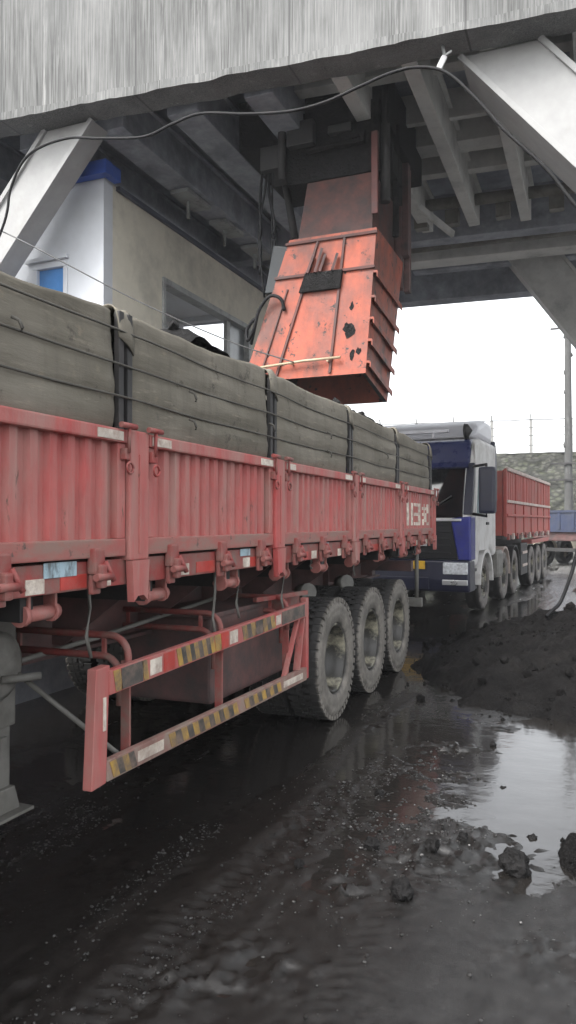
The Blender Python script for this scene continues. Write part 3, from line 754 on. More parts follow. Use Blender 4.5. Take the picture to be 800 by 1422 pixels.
# chipped lower lip of the beam
mb = MB(PO)
for k in range(260):
    xa, xb = -10 + 20 * k / 260, -10 + 20 * (k + 1) / 260
    def lz(x): return 6.488 + .02 * fbm(x, 1.3, 2.5, 4) + .008 * abs(fbm(x, 7.3, 9, 3))
    def lt(x): return 6.585 + .032 * fbm(x, 4.3, 1.6, 5)
    def lp(x): return -.022 + .008 * fbm(x, 2.2, 5, 3)
    P = [(xa, lp(xa), lz(xa)), (xb, lp(xb), lz(xb)), (xb, .36, lz(xb)), (xa, .36, lz(xa)), (xa, lp(xa) + .004, lt(xa)), (xb, lp(xb) + .004, lt(xb)), (xb, .36, lt(xb)), (xa, .36, lt(xa))]
    mb.hexa([tuple(mt @ Vector(p)) for p in P])
bmesh.ops.remove_doubles(mb.bm, verts=mb.bm.verts, dist=.0005)
mb.build('beam_lip', conc_streak, plat)
mb = MB(PO); mb.box((-10.6, 7.9, 7.25), (9, 17.4, 7.6)); mb.build('deck_slab', conc_blue, plat)
# soffit beams running along the lane
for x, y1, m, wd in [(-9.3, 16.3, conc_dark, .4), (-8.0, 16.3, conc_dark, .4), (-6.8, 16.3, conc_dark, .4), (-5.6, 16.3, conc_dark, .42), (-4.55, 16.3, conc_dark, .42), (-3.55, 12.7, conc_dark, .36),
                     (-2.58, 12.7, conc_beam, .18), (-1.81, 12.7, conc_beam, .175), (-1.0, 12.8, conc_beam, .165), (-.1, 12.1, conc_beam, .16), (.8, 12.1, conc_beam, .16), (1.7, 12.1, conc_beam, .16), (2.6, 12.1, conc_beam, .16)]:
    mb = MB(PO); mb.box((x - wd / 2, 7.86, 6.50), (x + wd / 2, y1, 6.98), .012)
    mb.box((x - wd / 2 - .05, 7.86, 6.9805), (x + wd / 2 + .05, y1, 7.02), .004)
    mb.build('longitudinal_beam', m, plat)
for yc, z0, z1, d, m in [(8.55, 6.86, 7.249, .2, conc_beam), (9.75, 6.86, 7.249, .1, conc_beam), (10.35, 6.835, 7.249, .36, conc_beam), (11.3, 6.86, 7.249, .18, conc_beam), (13.0, 6.5, 7.249, .34, conc_dark), (14.2, 6.55, 7.249, .45, conc_beam), (15.5, 6.8, 7.249, .3, conc_dark)]:
    mb = MB(PO); mb.box((-.45 if z0 > 6.52 else -7.6, 0, z0), (11, d, z1), .012, skew_mat(yc)); mb.build('cross_beam', m, plat)
mb = MB(PO); mb.box((-7.6, 0, 6.5), (12, .45, 8.2), .01, skew_mat(16.6)); mb.build('far_beam', conc_dark, plat)
# pale steel bits under the soffit
for a, b, wd, h in [((-2.5, 11.6, 6.5), (-2.1, 12.35, 6.28), .06, .10), ((-2.62, 11.0, 6.7), (-2.5, 11.6, 6.5), .05, .08)]:
    mb = MB(PO); mb.bar(a, b, wd, h, .004); mb.build('steel_bracket', conc_beam, plat)
for a, b, r in [((-2.9, 12.1, 6.72), (4, 12.6, 6.72), .09), ((-6, 13.5, 6.6), (5, 14.1, 6.6), .07)]:
    mb = MB(PO); mb.tube([a, b], r, 12); mb.build('service_pipe', grey_steel, plat)
for x in (-2.1, -1.3, -.5, -2.6):
    mb = MB(PO); mb.box((x - .12, 12.25, 6.42), (x + .1, 12.42, 6.66), .01); mb.build('junction_box', grey_steel, plat)
# slanted legs: box section in the cross plane
def strut(xt, zt, slope, wx, y0, y1, sgn, m, ledge=True):
    """bottom edge starts at (xt, zt), runs outwards (sgn) falling by slope per metre to the ground; wx is the horizontal width"""
    k = (zt + .2) / slope
    poly = [(xt, zt), (xt + sgn * k, -.2), (xt + sgn * (k + wx), -.2), (xt + sgn * wx, zt)]
    mb = MB(PO); mb.prism(poly, 'Y', y0, y1, .02)
    if ledge:   # raised flange along both edges
        n = Vector((slope, 0, sgn)).normalized() if sgn > 0 else Vector((-slope, 0, 1)).normalized()
        d = Vector((sgn, 0, -slope)).normalized()
        for off in (0., wx):
            p = Vector((xt + sgn * off, y0 - .012, zt)); q = p + d * (zt + .2) / slope * math.hypot(1, slope)
            mb.bar(p, q, .06, .05, .004, up=(0, 1, 0))
    return mb.build('slanted_leg', m, plat)
strut(-1.28, 6.49, 1.19, .80, 7.98, 8.75, 1, conc_white)
strut(-5.62, 6.49, 1.12, .70, 7.56, 7.90, -1, conc_white)
strut(-1.80, 7.2, 1.42, .95, 15.5, 16.4, 1, conc_beam)
strut(-9.6, 7.2, 1.30, .95, 15.5, 16.4, -1, conc_beam)

# ================================================================== CONTROL CABIN
cab = thing('control_cabin', 'cream and white walled control cabin with a blue roof edge under the platform', 'cabin', (-7.2, 11, 0)); CO = Vector((-7.2, 11, 0))
X1, Y0, Y1, ZC = -5.95, 8.45, 14.6, 6.12
mb = MB(CO)      # right wall with window opening, butted pieces
wy0, wy1, wz0, wz1 = 9.70, 12.80, 3.7, 5.26
for a, b in [((X1 - .2, Y0 + .002, 0), (X1, wy0, ZC)), ((X1 - .2, wy1, 0), (X1, Y1, ZC)), ((X1 - .2, wy0, 0), (X1, wy1, wz0)), ((X1 - .2, wy0, wz1), (X1, wy1, ZC))]: mb.box(a, b)
bmesh.ops.remove_doubles(mb.bm, verts=mb.bm.verts, dist=.0005)
rw = mb.build('wall', cabin_wall, cab)
mb = MB(CO); fx0, fx1 = -7.1, -6.52   # front wall with small window
for a, b in [((-8.6, Y0 - .2, 0), (fx0, Y0, ZC)), ((fx1, Y0 - .2, 0), (X1, Y0, ZC)), ((fx0, Y0 - .2, 0), (fx1, Y0, 3.9)), ((fx0, Y0 - .2, 5.12), (fx1, Y0, ZC))]: mb.box(a, b)
bmesh.ops.remove_doubles(mb.bm, verts=mb.bm.verts, dist=.0005)
fw = mb.build('wall', white_wall, cab); tag(fw, 'white plastered front wall')
mb = MB(CO)
for a, b in [((-8.6, Y0 + .002, 0), (-8.4, wy0 + .6, ZC)), ((-8.6, wy1 + 1.5, 0), (-8.4, Y1, ZC)), ((-8.6, wy0 + .6, 0), (-8.4, wy1 + 1.5, 3.4)), ((-8.6, wy0 + .6, 5.35), (-8.4, wy1 + 1.5, ZC))]: mb.box(a, b)
mb.box((-8.398, Y1 - .2, 0), (X1 - .202, Y1, 4.55)); mb.box((-8.398, Y1 - .2, 5.96), (X1 - .202, Y1, ZC)); mb.box((-7.2, Y1 - .2, 4.5505), (X1 - .202, Y1, 5.9595)); mb.box((-8.398, Y0 + .002, 6.06), (X1 - .202, Y1 - .201, 6.118)); mb.build('wall', white_wall, cab)
mb = MB(CO)
for a, b in [((X1 - .16, wy0 + .001, wz1 - .09), (X1 + .03, wy1 - .001, wz1 - .001)), ((X1 - .16, wy0 + .001, wz0), (X1 + .03, wy0 + .07, wz1 - .091)), ((X1 - .16, wy1 - .09, wz0), (X1 + .03, wy1 - .001, wz1 - .091)), ((X1 - .12, wy1 - .85, wz0), (X1 - .05, wy1 - .72, wz1 - .091))]: mb.box(a, b, .006)
wn = mb.build('window', frame_grey, cab)
mb = MB(CO); mb.box((X1 - .10, wy1 - .715, wz0), (X1 - .08, wy1 - .092, wz1 - .092)); mb.build('pane', glass_mat('grey_blind_glass', (.20, .22, .23), .25), wn)
mb = MB(CO)
for a, b in [((fx0, Y0 - .22, 5.04), (fx1, Y0 - .1, 5.119)), ((fx1 - .07, Y0 - .215, 3.9), (fx1 - .001, Y0 - .1, 5.039)), ((fx0 + .001, Y0 - .215, 3.9), (fx0 + .07, Y0 - .1, 5.039))]: mb.box(a, b, .004)
mb.bar((fx0 - .1, Y0 - .24, 5.15), (fx1 + .02, Y0 - .24, 5.16), .05, .05)
w2 = mb.build('window', white_wall, cab)
mb = MB(CO); mb.box((fx0 + .072, Y0 - .16, 3.9), (fx1 - .072, Y0 - .14, 5.038)); mb.build('pane', blue_glass, w2)
mb = MB(CO); mb.box((-8.75, Y0 - .2, ZC + .002), (X1 + .02, Y1 + .1, ZC + .06)); rf = mb.build('roof', conc_dark, cab)
mb = MB(CO); mb.box((-7.25, Y0 - .34, ZC + .0), (X1 + .13, Y0 - .205, ZC + .18), .004); mb.box((X1 + .025, Y0 - .2, ZC + .0), (X1 + .13, Y0 + .0, ZC + .17), .004); mb.build('fascia', blue_sheet, rf)
mb = MB(CO); mb.box((X1 + .001, Y0 + .07, ZC - .06), (X1 + .06, Y1 + .1, ZC + .0), .004); mb.build('gutter', M('sooty_blue_gutter', (.045, .05, .075), .6, var=.2, dirt=(.06, .06, .065)), cab)
for k in range(3):
    mb = MB(CO); mb.box((X1 + .2, 9.6 + 1.2 * k, ZC + .30), (X1 + .5, 10.3 + 1.2 * k, ZC + .36), .004); mb.box((X1 + .3, 9.9 + 1.2 * k, ZC + .04), (X1 + .34, 9.94 + 1.2 * k, ZC + .3)); mb.build('cable_tray', frame_grey, cab)

mb = MB((-4.85, 5, 0)); mb.box((-5.0, -3, -.1), (-4.72, 13.5, 1.55), .02)
tag(mb.build('retaining_kerb', conc_dark, None, (-4.85, 5, 0)), 'long low dark concrete wall along the far side of the nearest trailer', 'wall')

# ================================================================== ORANGE CHUTE
ch = thing('loading_chute', 'rusty orange telescopic coal loading chute hanging over the nearest trailer', 'chute', (-3.15, 9.2, 3.3)); HO = Vector((-3.15, 9.2, 3.3))
def sect(zb, zt, B, T, thick=.05):
    """open ended box skirt: B, T = (x0, x1, y0, y1) at bottom and top"""
    mb = MB(HO)
    def ring(r, z, i): x0, x1, y0, y1 = r; return [(x0 + i, y0 + i, z), (x1 - i, y0 + i, z), (x1 - i, y1 - i, z), (x0 + i, y1 - i, z)]
    o0, o1 = ring(B, zb, 0), ring(T, zt, 0); i0, i1 = ring(B, zb, thick), ring(T, zt, thick)
    V = [[mb.bm.verts.new(p) for p in r] for r in (o0, o1, i1, i0)]
    for A, Bq in ((0, 1), (1, 2), (2, 3), (3, 0)):
        for k in range(4): mb.bm.faces.new((V[A][k], V[A][(k + 1) % 4], V[Bq][(k + 1) % 4], V[Bq][k]))
    bmesh.ops.recalc_face_normals(mb.bm, faces=mb.bm.faces); return mb
def lerp(a, b, t): return tuple(p + (q - p) * t for p, q in zip(a, b))
Bq, Tq = (-4.02, -2.45, 8.45, 9.95), (-3.47, -2.36, 8.62, 9.95)
mb = sect(3.33, 5.08, Bq, Tq)
for v in mb.bm.verts:      # the back lip hangs lower and pulls inwards
    if v.co.z < 4 and v.co.y > 9.2: v.co.z = 3.22; v.co.x -= .13 if v.co.x > -3 else 0
for f in mb.bm.faces:
    c_ = f.calc_center_median()
    if -3.95 < c_.x < -2.5 and 8.6 < c_.y < 9.85 or abs(f.normal.z) > .6: f.material_index = 1
lower = mb.build('lower_skirt', [orange, dark], ch)
def on_front(u, z):
    q = lerp(Bq, Tq, (z - 3.33) / 1.75); return Vector((q[0] + (q[1] - q[0]) * u, q[2], z))
def on_side(v, z):
    q = lerp(Bq, Tq, (z - 3.33) / 1.75); return Vector((q[1] - .13 * v * max(0, (5.08 - z) / 1.75), q[2] + (q[3] - q[2]) * v, z - .11 * v * max(0, (5.08 - z) / 1.75)))
for u0, u1 in ((.28, .36), (.72, .66)):
    mb = MB(HO); mb.bar(on_front(u0, 3.36) + Vector((0, -.012, 0)), on_front(u1, 5.0) + Vector((0, -.012, 0)), .03, .03, .003, up=(0, 1, 0)); mb.build('front_rail', orange_dark, ch)
mb = MB(HO); mb.bar(on_front(.14, 3.4) + Vector((0, -.010, 0)), on_front(.16, 4.45) + Vector((0, -.010, 0)), .02, .02, .003, up=(0, 1, 0)); mb.build('front_rail', orange_dark, ch)
for z in (4.60, 5.02):
    mb = MB(HO); a, b = on_front(0, z), on_front(1, z); mb.bar(a + Vector((-.02, -.015, 0)), b + Vector((.02, -.015, 0)), .03, .035, .004, up=(0, 0, 1)); mb.build('seam_flange', orange_dark, ch)
for z in (3.46, 3.72, 3.98, 4.24, 4.54):
    mb = MB(HO); a, b = on_side(0.0, z), on_side(1, z); mb.bar(a + Vector((.025, -.01, 0)), b + Vector((.025, .0, 0)), .05, .03, .004)
    mb.bar(a + Vector((.05, -.01, -.03)), b + Vector((.05, .0, -.03)), .012, .07, .002); mb.build('side_rib', orange, ch)
mb = MB(HO); mb.hexa([on_front(.30, 4.38) + Vector((0, -.05, 0)), on_front(.70, 4.38) + Vector((0, -.05, 0)), on_front(.70, 4.38) + Vector((0, .0, 0)), on_front(.30, 4.38),
                      on_front(.32, 4.60) + Vector((0, -.06, 0)), on_front(.70, 4.60) + Vector((0, -.06, 0)), on_front(.70, 4.60), on_front(.32, 4.60)])
mb.build('gate_plate', coal, ch)
mb = MB(HO)
for u in (.34, .42, .47, .6): mb.bar(on_front(u, 4.6) + Vector((0, -.06, 0)), on_front(u + .02, 4.78 + .12 * (u * 7 % 1)) + Vector((0, -.05, 0)), .05, .03, .003)
mb.build('gate_lug', red_dark, ch)
mb = MB(HO); mb.tube([on_front(-.02, 3.47) + Vector((0, -.06, 0)), on_front(.5, 3.52) + Vector((0, -.07, 0)), on_front(.80, 3.53) + Vector((0, -.06, 0))], .016, 8)
for u in (.1, .4, .7): mb.bar(on_front(u, 3.5), on_front(u, 3.5) + Vector((0, -.07, 0)), .02, .02)
mb.build('pull_rod', M('dusty_bare_rod', (.42, .33, .22), .5, var=.2), ch)
for u, z, s in [(.84, 3.85, .11), (.8, 3.9, .06), (.88, 3.56, .06), (.93, 3.6, .05), (.30, 4.0, .05), (.83, 4.15, .05)]:
    mb = MB(HO); pts = []
    for k in range(9):
        a = 2 * math.pi * k / 9; p = on_front(u + s * .45 * math.cos(a) * random.uniform(.5, 1.2), z + s * 1.1 * math.sin(a) * random.uniform(.5, 1.2)); pts.append(p + Vector((0, -.004, 0)))
    mb.bm.faces.new([mb.bm.verts.new(p) for p in pts]); r = bmesh.ops.extrude_face_region(mb.bm, geom=list(mb.bm.faces))
    bmesh.ops.translate(mb.bm, verts=[v for v in r['geom'] if isinstance(v, bmesh.types.BMVert)], vec=(0, .003, 0)); mb.build('rust_patch', coal, ch)
mb = sect(5.10, 5.86, (-3.42, -2.46, 8.78, 9.85), (-3.32, -2.46, 8.86, 9.85)); mb.build('upper_skirt', orange_dark if False else M('shaded_sooty_orange_paint', (.105, .034, .026), .65, dirt=(.035, .02, .018), damt=(.36, .62), dscale=3), ch)  # dark colour holds the deep shade under the deck as well as soot
mb = MB(HO); mb.box((-3.6, 8.84, 5.865), (-2.38, 10.1, 6.75), .02); mb.build('hopper_throat', coal, ch)
mb = MB(HO); mb.box((-2.46, 8.74, 5.3), (-2.38, 8.79, 6.3), .01); mb.build('guide_strip', M('dull_red_strip', (.11, .032, .027), .6, dirt=SOOT, damt=(.5, .8)), ch)
mb = MB(HO)
for x, y in ((-2.47, 9.98), (-2.40, 10.15), (-3.75, 9.98)): mb.box((x, y, 4.75 if x > -3 else 4.6), (x + .08, y + .12, 7.2), .006)
mb.box((-2.50, 10.0, 5.2), (-2.30, 10.14, 7.2), .01); mb.build('guide_frame', red_dark, ch)
mb = MB(HO); mb.box((-4.3, 8.9, 6.45), (-2.28, 10.8, 7.1), .02); mb.build('hopper_housing', coal, ch)
for k, (a, b, rr) in enumerate([((-3.62, 8.74, 5.9), (-3.62, 8.74, 6.9), .05), ((-3.3, 8.76, 6.2), (-2.6, 8.76, 6.25), .03), ((-2.34, 8.95, 5.5), (-2.34, 8.95, 6.9), .06), ((-2.30, 9.3, 5.2), (-2.28, 9.3, 6.6), .04), ((-3.7, 9.4, 5.4), (-3.9, 9.4, 6.5), .05)]):
    mb = MB(HO); mb.tube([a, b], rr, 10); mb.build('actuator_rod', [dark, coal][k % 2], ch)
for k, (a, b) in enumerate([((-3.55, 8.72, 6.3), (-3.2, 8.835, 6.6)), ((-2.9, 8.74, 6.2), (-2.55, 8.835, 6.35)), ((-3.95, 8.8, 6.1), (-3.61, 9.3, 6.4)), ((-2.41, 9.0, 5.9), (-2.26, 9.5, 6.2)), ((-3.0, 8.7, 6.35), (-2.7, 8.795, 6.45))]):
    mb = MB(HO); mb.box(a, b, .012); mb.build('machine_box', [dark, coal][k % 2], ch)
mb = MB(HO); mb.prism([(-3.86, 4.5), (-3.66, 4.5), (-3.52, 5.05), (-3.74, 5.1)], 'Y', 8.75, 9.3, .01); mb.build('actuator_housing', M('dark_teal_steel', (.022, .027, .03), .5, var=.2), ch)
for k in range(4):
    x = -3.80 - .06 * k + .02 * math.sin(k * 7)
    mb = MB(HO); mb.tube(smooth_path([(x, 8.9 + .05 * k, 6.5), (x - .02, 8.9, 5.9), (x + .10 * math.sin(k * 2.1), 8.85, 5.3), (x - .03, 8.9, 4.8 - .15 * (k % 3))], 6), .014 + .006 * (k % 2), 6); mb.build('control_hose', rubber_black, ch)
mb = MB(HO); q = on_front(.03, 4.2)
mb.tube(smooth_path([q + Vector((.22, -.03, -.02)), q + Vector((.18, -.06, .12)), q + Vector((.04, -.08, .16)), q + Vector((-.10, -.08, .0)), q + Vector((-.18, -.06, -.22)), q + Vector((-.28, -.02, -.34)), q + Vector((-.3, 0, -.2)), q + Vector((-.18, 0, -.08)), q + Vector((-.38, .3, -.3))], 7), .022, 8); mb.build('control_hose', rubber_black, ch)

# ================================================================== cables and camera under the beam
mb = MB(); mb.tube(smooth_path([(-7.35, 6.95, 3.6), (-6.52, 7.0, 5.02), (-6.36, 7.0, 5.55), (-6.1, 7.0, 5.89), (-5.58, 7.0, 5.98), (-5.09, 7.0, 5.89), (-4.53, 7.0, 5.8), (-4.17, 7.0, 5.87), (-3.82, 7.0, 5.91), (-3.3, 7.0, 5.8), (-2.83, 7.0, 5.73), (-2.45, 7.0, 5.74),
                            (-2.08, 7.0, 5.82), (-1.79, 7.0, 5.88), (-1.52, 7.0, 5.88), (-1.25, 7.0, 5.77), (-.99, 7.0, 5.48), (-.73, 7.0, 5.13), (-.37, 7.0, 4.71), (-.13, 7.0, 4.35), (.5, 7, 3.5)], 8), .0155, 8)
tag(mb.build('power_cable', rubber_black), 'thick black power cable drooping in waves below the front beam', 'cable')
mb = MB(); mb.tube(smooth_path([(-7.6, 7.2, 5.6), (-6.3, 7.05, 4.95), (-5.0, 7.6, 4.22), (-4.0, 8.1, 3.75), (-3.3, 8.35, 3.5)], 8), .008, 5)
tag(mb.build('guy_wire', wire_m), 'thin wire slanting down from the left leg to the chute', 'wire')
sc = thing('security_camera', 'small white security camera on a bracket under the front beam', 'camera', (-1.42, 7.75, 6.3))
mb = MB(); mb.bar((.0, 0, .2), (.03, -.05, .06), .025, .025); mb.bar((.03, -.05, .06), (.10, -.04, .10), .02, .02); mb.build('bracket', frame_grey, sc)
mb = MB(); mb.bar((-.03, -.07, -.08), (.03, -.05, .05), .06, .06, .012); mb.build('camera_body', M('grey_white_plastic', (.42, .42, .42), .5, var=.1, bmp=0), sc)

# ================================================================== BLUE TRACTOR with red tipper behind
TR = thing('tractor_truck', 'deep blue and silver truck cab waiting behind the nearest trailer', 'truck', (-3.15, 13.0, 0), -R(3.7))
mb = MB(); mb.prism([(.06, .82), (.0, 1.70), (.30, 2.72), (.48, 3.03), (.8, 3.10), (2.3, 3.10), (2.3, .95), (1.9, .95), (1.75, 1.10), (.75, 1.10), (.6, .82)], 'X', -1.235, 1.235, .09); cabb = mb.build('cab_body', silver, TR)
mb = MB(); mb.prism([(-.012, 1.68), (.262, 2.62), (.30, 2.60), (.03, 1.66)], 'X', -1.1, 1.1, .01); mb.build('windscreen', dark_glass, TR)
for x in (-.5, .35):
    mb = MB(); mb.bar((x, -.03, 1.70), (x + .55, .06, 2.05), .02, .02); mb.build('wiper', dark, TR)
mb = MB(); mb.prism([(.215, 2.58), (.34, 3.00), (.50, 3.06), (.42, 2.64)], 'X', -1.17, 1.17, .04); mb.prism([(.20, 2.52), (.16, 2.55), (.25, 2.66), (.28, 2.63)], 'X', -1.15, 1.15, .01); mb.build('sun_visor', cab_visor, TR)
for s in (-1, 1):
    mb = MB(); mb.prism([(-.04, .95), (-.045, 1.66), (.02, 1.72), (.20, 1.66), (.35, .95)], 'X', .93 if s > 0 else -1.247, 1.247 if s > 0 else -.93, .03); mb.bm.clear(); mb.prism([(s * 1.246, .95), (s * 1.03, .95), (s * .90, 1.66), (s * 1.246, 1.70)], 'Y', -.05, .33, .03); mb.build('corner_panel', cab_blue, TR)
    mb = MB(); mb.prism([(-.015, 1.725), (.27, 2.62), (.42, 2.62), (.14, 1.725)], 'X', 1.105 if s > 0 else -1.246, 1.246 if s > 0 else -1.105, .02); mb.build('window_pillar', cab_navy, TR)
mb = MB(); mb.prism([(-1.02, .97), (1.02, .97), (.892, 1.66), (-.892, 1.66)], 'Y', -.03, .05, .01)
for k in range(5): mb.box((-1.0, -.045, 1.06 + k * .12), (.9, -.031, 1.09 + k * .12), .004)
mb.build('grille', grille_m, TR)
for z, x1 in ((1.635, 1.09), (1.42, .62), (1.21, .50)):
    mb = MB(); mb.box((-1.0, -.075, z - .022), (x1, -.046, z + .022), .008); mb.build('chrome_bar', chrome, TR)
mb = MB(); mb.prism([(-.10, .42), (-.13, .60), (-.10, .96), (.30, .96), (.36, .42)], 'X', -1.24, 1.24, .04); mb.box((-.55, -.14, .46), (.55, -.10, .66), .01); bp = mb.build('bumper', cab_navy, TR)
for s in (-1, 1):
    mb = MB(); mb.box((s * 1.0 - .21, -.145, .72), (s * 1.0 + .21, -.09, .92), .02); hl = mb.build('headlight', lamp_m, TR)
    mb = MB(); mb.box((s * 1.0 - .22, -.150, .54), (s * 1.0 + .21, -.11, .63), .012); mb.build('fog_lamp', chrome, TR)
    # mirror on arms
    mb = MB(); mb.box((s * 1.52 - .14, -.12, 1.74), (s * 1.52 + .14, .06, 2.52), .05); mr = mb.build('mirror', cab_navy, TR)
    mb = MB(); mb.tube([(s * 1.24, .22, 2.55), (s * 1.5, -.02, 2.56), (s * 1.5, -.02, 2.4)], .025, 8); mb.tube([(s * 1.24, .12, 1.74), (s * 1.5, -.02, 1.70), (s * 1.5, -.02, 1.8)], .025, 8); mb.build('mirror_arm', dark, mr)
    # door with window
    mb = MB(); mb.box((s * 1.238 - .01, .34, 1.10), (s * 1.238 + .01, 1.45, 2.95), .006); dr = mb.build('door', silver, TR)
    mb = MB(); mb.prism([(.42, 1.75), (1.3, 1.75), (1.3, 2.55), (.6, 2.55)], 'X', s * 1.25 - .006, s * 1.25 + .006); mb.build('window', teal_glass, dr)
    mb = MB(); mb.box((s * 1.262 - .012, 1.2, 1.55), (s * 1.262 + .012, 1.4, 1.60), .004); mb.build('handle', dark, dr)
    mb = MB(); mb.box((s * 1.16 - .08, .1, .45), (s * 1.16 + .07, .5, .50), .006); mb.box((s * 1.16 - .08, .1, .75), (s * 1.16 + .07, .5, .80), .006); mb.build('step', dark, TR)
    mb = MB(); mb.prism([(math.cos(t) * .62 + 1.25, math.sin(t) * .62 + .5) for t in [math.pi * k / 10 for k in range(11)]] + [(math.cos(t) * .55 + 1.25, math.sin(t) * .55 + .5) for t in [math.pi * (10 - k) / 10 for k in range(11)]], 'X', s * 1.24 - .12, s * 1.24 + .02); mb.build('mudguard', silver, TR)
    mb = MB(); mb.box((s * 1.0 - .25, 2.35, .5), (s * 1.0 + .25, 3.0, 1.05), .08); mb.build('fuel_tank', grey_steel, TR)
mb = MB(); mb.box((.05, -.155, .80), (.49, -.142, .94), .004); mb.build('number_plate', plate_y, TR)
mb = MB(); mb.prism([(.015, 1.745), (.03, 1.745), (.115, 2.03), (.10, 2.03)], 'X', .38, .80); mb.prism([(.012, 1.735), (.03, 1.745), (.05, 1.79), (.03, 1.79)], 'X', .30, 1.0); mb.build('windscreen_reflection', teal_glass, TR)  # added pale teal pieces stand in for light reflected in the windscreen
mb = MB(); mb.prism([(.62, 3.101), (1.0, 3.38), (1.6, 3.52), (2.28, 3.52), (2.28, 3.06)], 'X', -1.17, 1.17, .12); mb.build('roof_fairing', white_fair, TR)
mb = MB(); mb.box((-1.15, .25, 3.16), (.8, .35, 3.22), .01); mb.box((-.9, .27, 3.08), (-.86, .33, 3.16)); mb.box((.5, .27, 3.08), (.54, .33, 3.16)); mb.build('roof_bar', white_fair, TR)
mb = MB(); mb.lathe([(-.02, .001), (0, .13), (.06, .12), (.1, .06), (.14, .001)], 14, (1.02, .52, 3.2)); mb.tube([(1.07, .52, 3.05), (1.07, .52, 3.2)], .03, 6); mb.build('roof_horn', dark, TR)
mb = MB(); mb.prism([(2.32, 2.0), (2.32, 3.1), (2.42, 3.2), (2.62, 2.9), (2.62, 2.0)], 'X', 1.05, 1.2, .03); mb.build('side_fairing', cab_navy, TR)
mb = MB()
for x in (-.45, .45): mb.box((x - .05, .4, .62), (x + .05, 5.2, .90), .006)
mb.build('chassis_frame', dark, TR)
for s in (-1, 1): make_wheel(TR, (s * 1.08, 1.25, .5), .5, .27, tyre_far, rim_m, flip=s < 0, seg=48, dish=.02)
for y in (3.35, 4.65):
    for s in (-1, 1): make_wheel(TR, (s * 1.06, y, .5), .5, .30, tyre_far, rim_m, flip=s < 0, seg=48)
    for s in (-1, 1):
        mb = MB(); mb.prism([(math.cos(t) * .60 + y, math.sin(t) * .60 + .5) for t in [math.pi * k / 10 for k in range(11)]] + [(math.cos(t) * .565 + y, math.sin(t) * .565 + .5) for t in [math.pi * (10 - k) / 10 for k in range(11)]], 'X', s * 1.06 - .17, s * 1.06 + .17); mb.build('mudguard', dark if y > 4 else rail_pale, TR)

ang = -R(3.7); d_ = Vector((math.sin(R(3.7)), math.cos(R(3.7)), 0))
tp = Vector((-3.15, 13, 0)) + d_ * 3.0
TT = thing('semi_trailer', 'far sun faded red high sided trailer behind the blue cab', 'trailer', tp, ang)
L0, L1 = .15, 7.3
for s in (-1, 1):
    mb = MB(); mb.box((s * 1.25 - .04, L0, 1.32), (s * 1.25 + .02 if s > 0 else s * 1.25 + .04, L1, 2.68))
    n = 6
    for k in range(n + 1):
        y = L0 + (L1 - L0) * k / n; mb.box((s * 1.25 + s * .021 - .025, y - .045, 1.30), (s * 1.25 + s * .021 + .025, y + .045, 2.70), .006)
    for k in range(26): 
        y = L0 + .1 + (L1 - L0 - .2) * k / 25; mb.box((s * 1.25 + s * .012 - .02, y - .07, 1.98), (s * 1.25 + s * .012 + .02, y + .07, 2.64), .004)
    sw = mb.build('side_panel', trailer_red, TT)
    for z, h in ((2.66, .07), (2.0, .06), (1.72, .05)):
        mb = MB(); mb.box((s * 1.29 - .03, L0, z), (s * 1.29 + .03, L1, z + h), .01); mb.build('side_rail', rail_pale if z > 1.9 else trailer_red, TT)
    for k in range(12):
        y = L0 + .25 + k * .6; mb = MB(); mb.box((s * 1.285 - .025, y - .09, 1.23), (s * 1.285 + .025, y + .05, 1.36), .008); mb.build('latch', rail_pale if k % 2 else red_dirty, TT)
mb = MB(); mb.box((-1.2, L0, 1.25), (1.2, L1, 1.32)); mb.box((-.5, L0 + .2, .95), (-.4, L1, 1.249)); mb.box((.4, L0 + .2, .95), (.5, L1, 1.249)); mb.build('chassis_frame', dark, TT)
mb = MB(); mb.box((-1.2, L0, 1.32), (1.2, L0 + .05, 2.66)); mb.build('front_board', trailer_red, TT)
mb = MB(); mb.box((-1.2, L1 - .05, 1.32), (1.2, L1, 2.66)); mb.build('tailgate', trailer_red, TT)
mb = MB(); mb.grid(lambda u, v: (-1.2 + 2.4 * u, L0 + .06 + (L1 - L0 - .12) * v, 2.55 + .22 * math.sin(math.pi * u) * (1 + .3 * fbm(u * 3, v * 8, 1.3, 3)) + .05 * fbm(u * 4, v * 9, 2, 3)), 20, 60)
far_load = mb.build('coal_load', coal, None, tp); far_load.rotation_euler = (0, 0, ang); tag(far_load, 'dark coal heaped inside the far red trailer', 'coal', kind='stuff')
for y in (4.25, 5.5, 6.75):
    for s in (-1, 1): make_wheel(TT, (s * 1.08, y, .5), .5, .30, tyre_far, rim_m, flip=s < 0, seg=40)
for s in (-1, 1):
    mb = MB(); mb.box((s * 1.1 - .1, 2.6, .35), (s * 1.1 + .1, 3.6, 1.1), .02); mb.build('tool_box', dark, TT)
    mb = MB()
    for z in (.55, .85): mb.box((s * 1.22 - .01, 2.7, z), (s * 1.22 + .012, 3.4, z + .06), .004)
    mb.build('ladder', rail_pale, TT)
    mb = MB(); mb.box((s * 1.15 - .14, 3.9, 1.06), (s * 1.15 + .12, 7.2, 1.16), .01); mb.build('mudguard', red, TT)

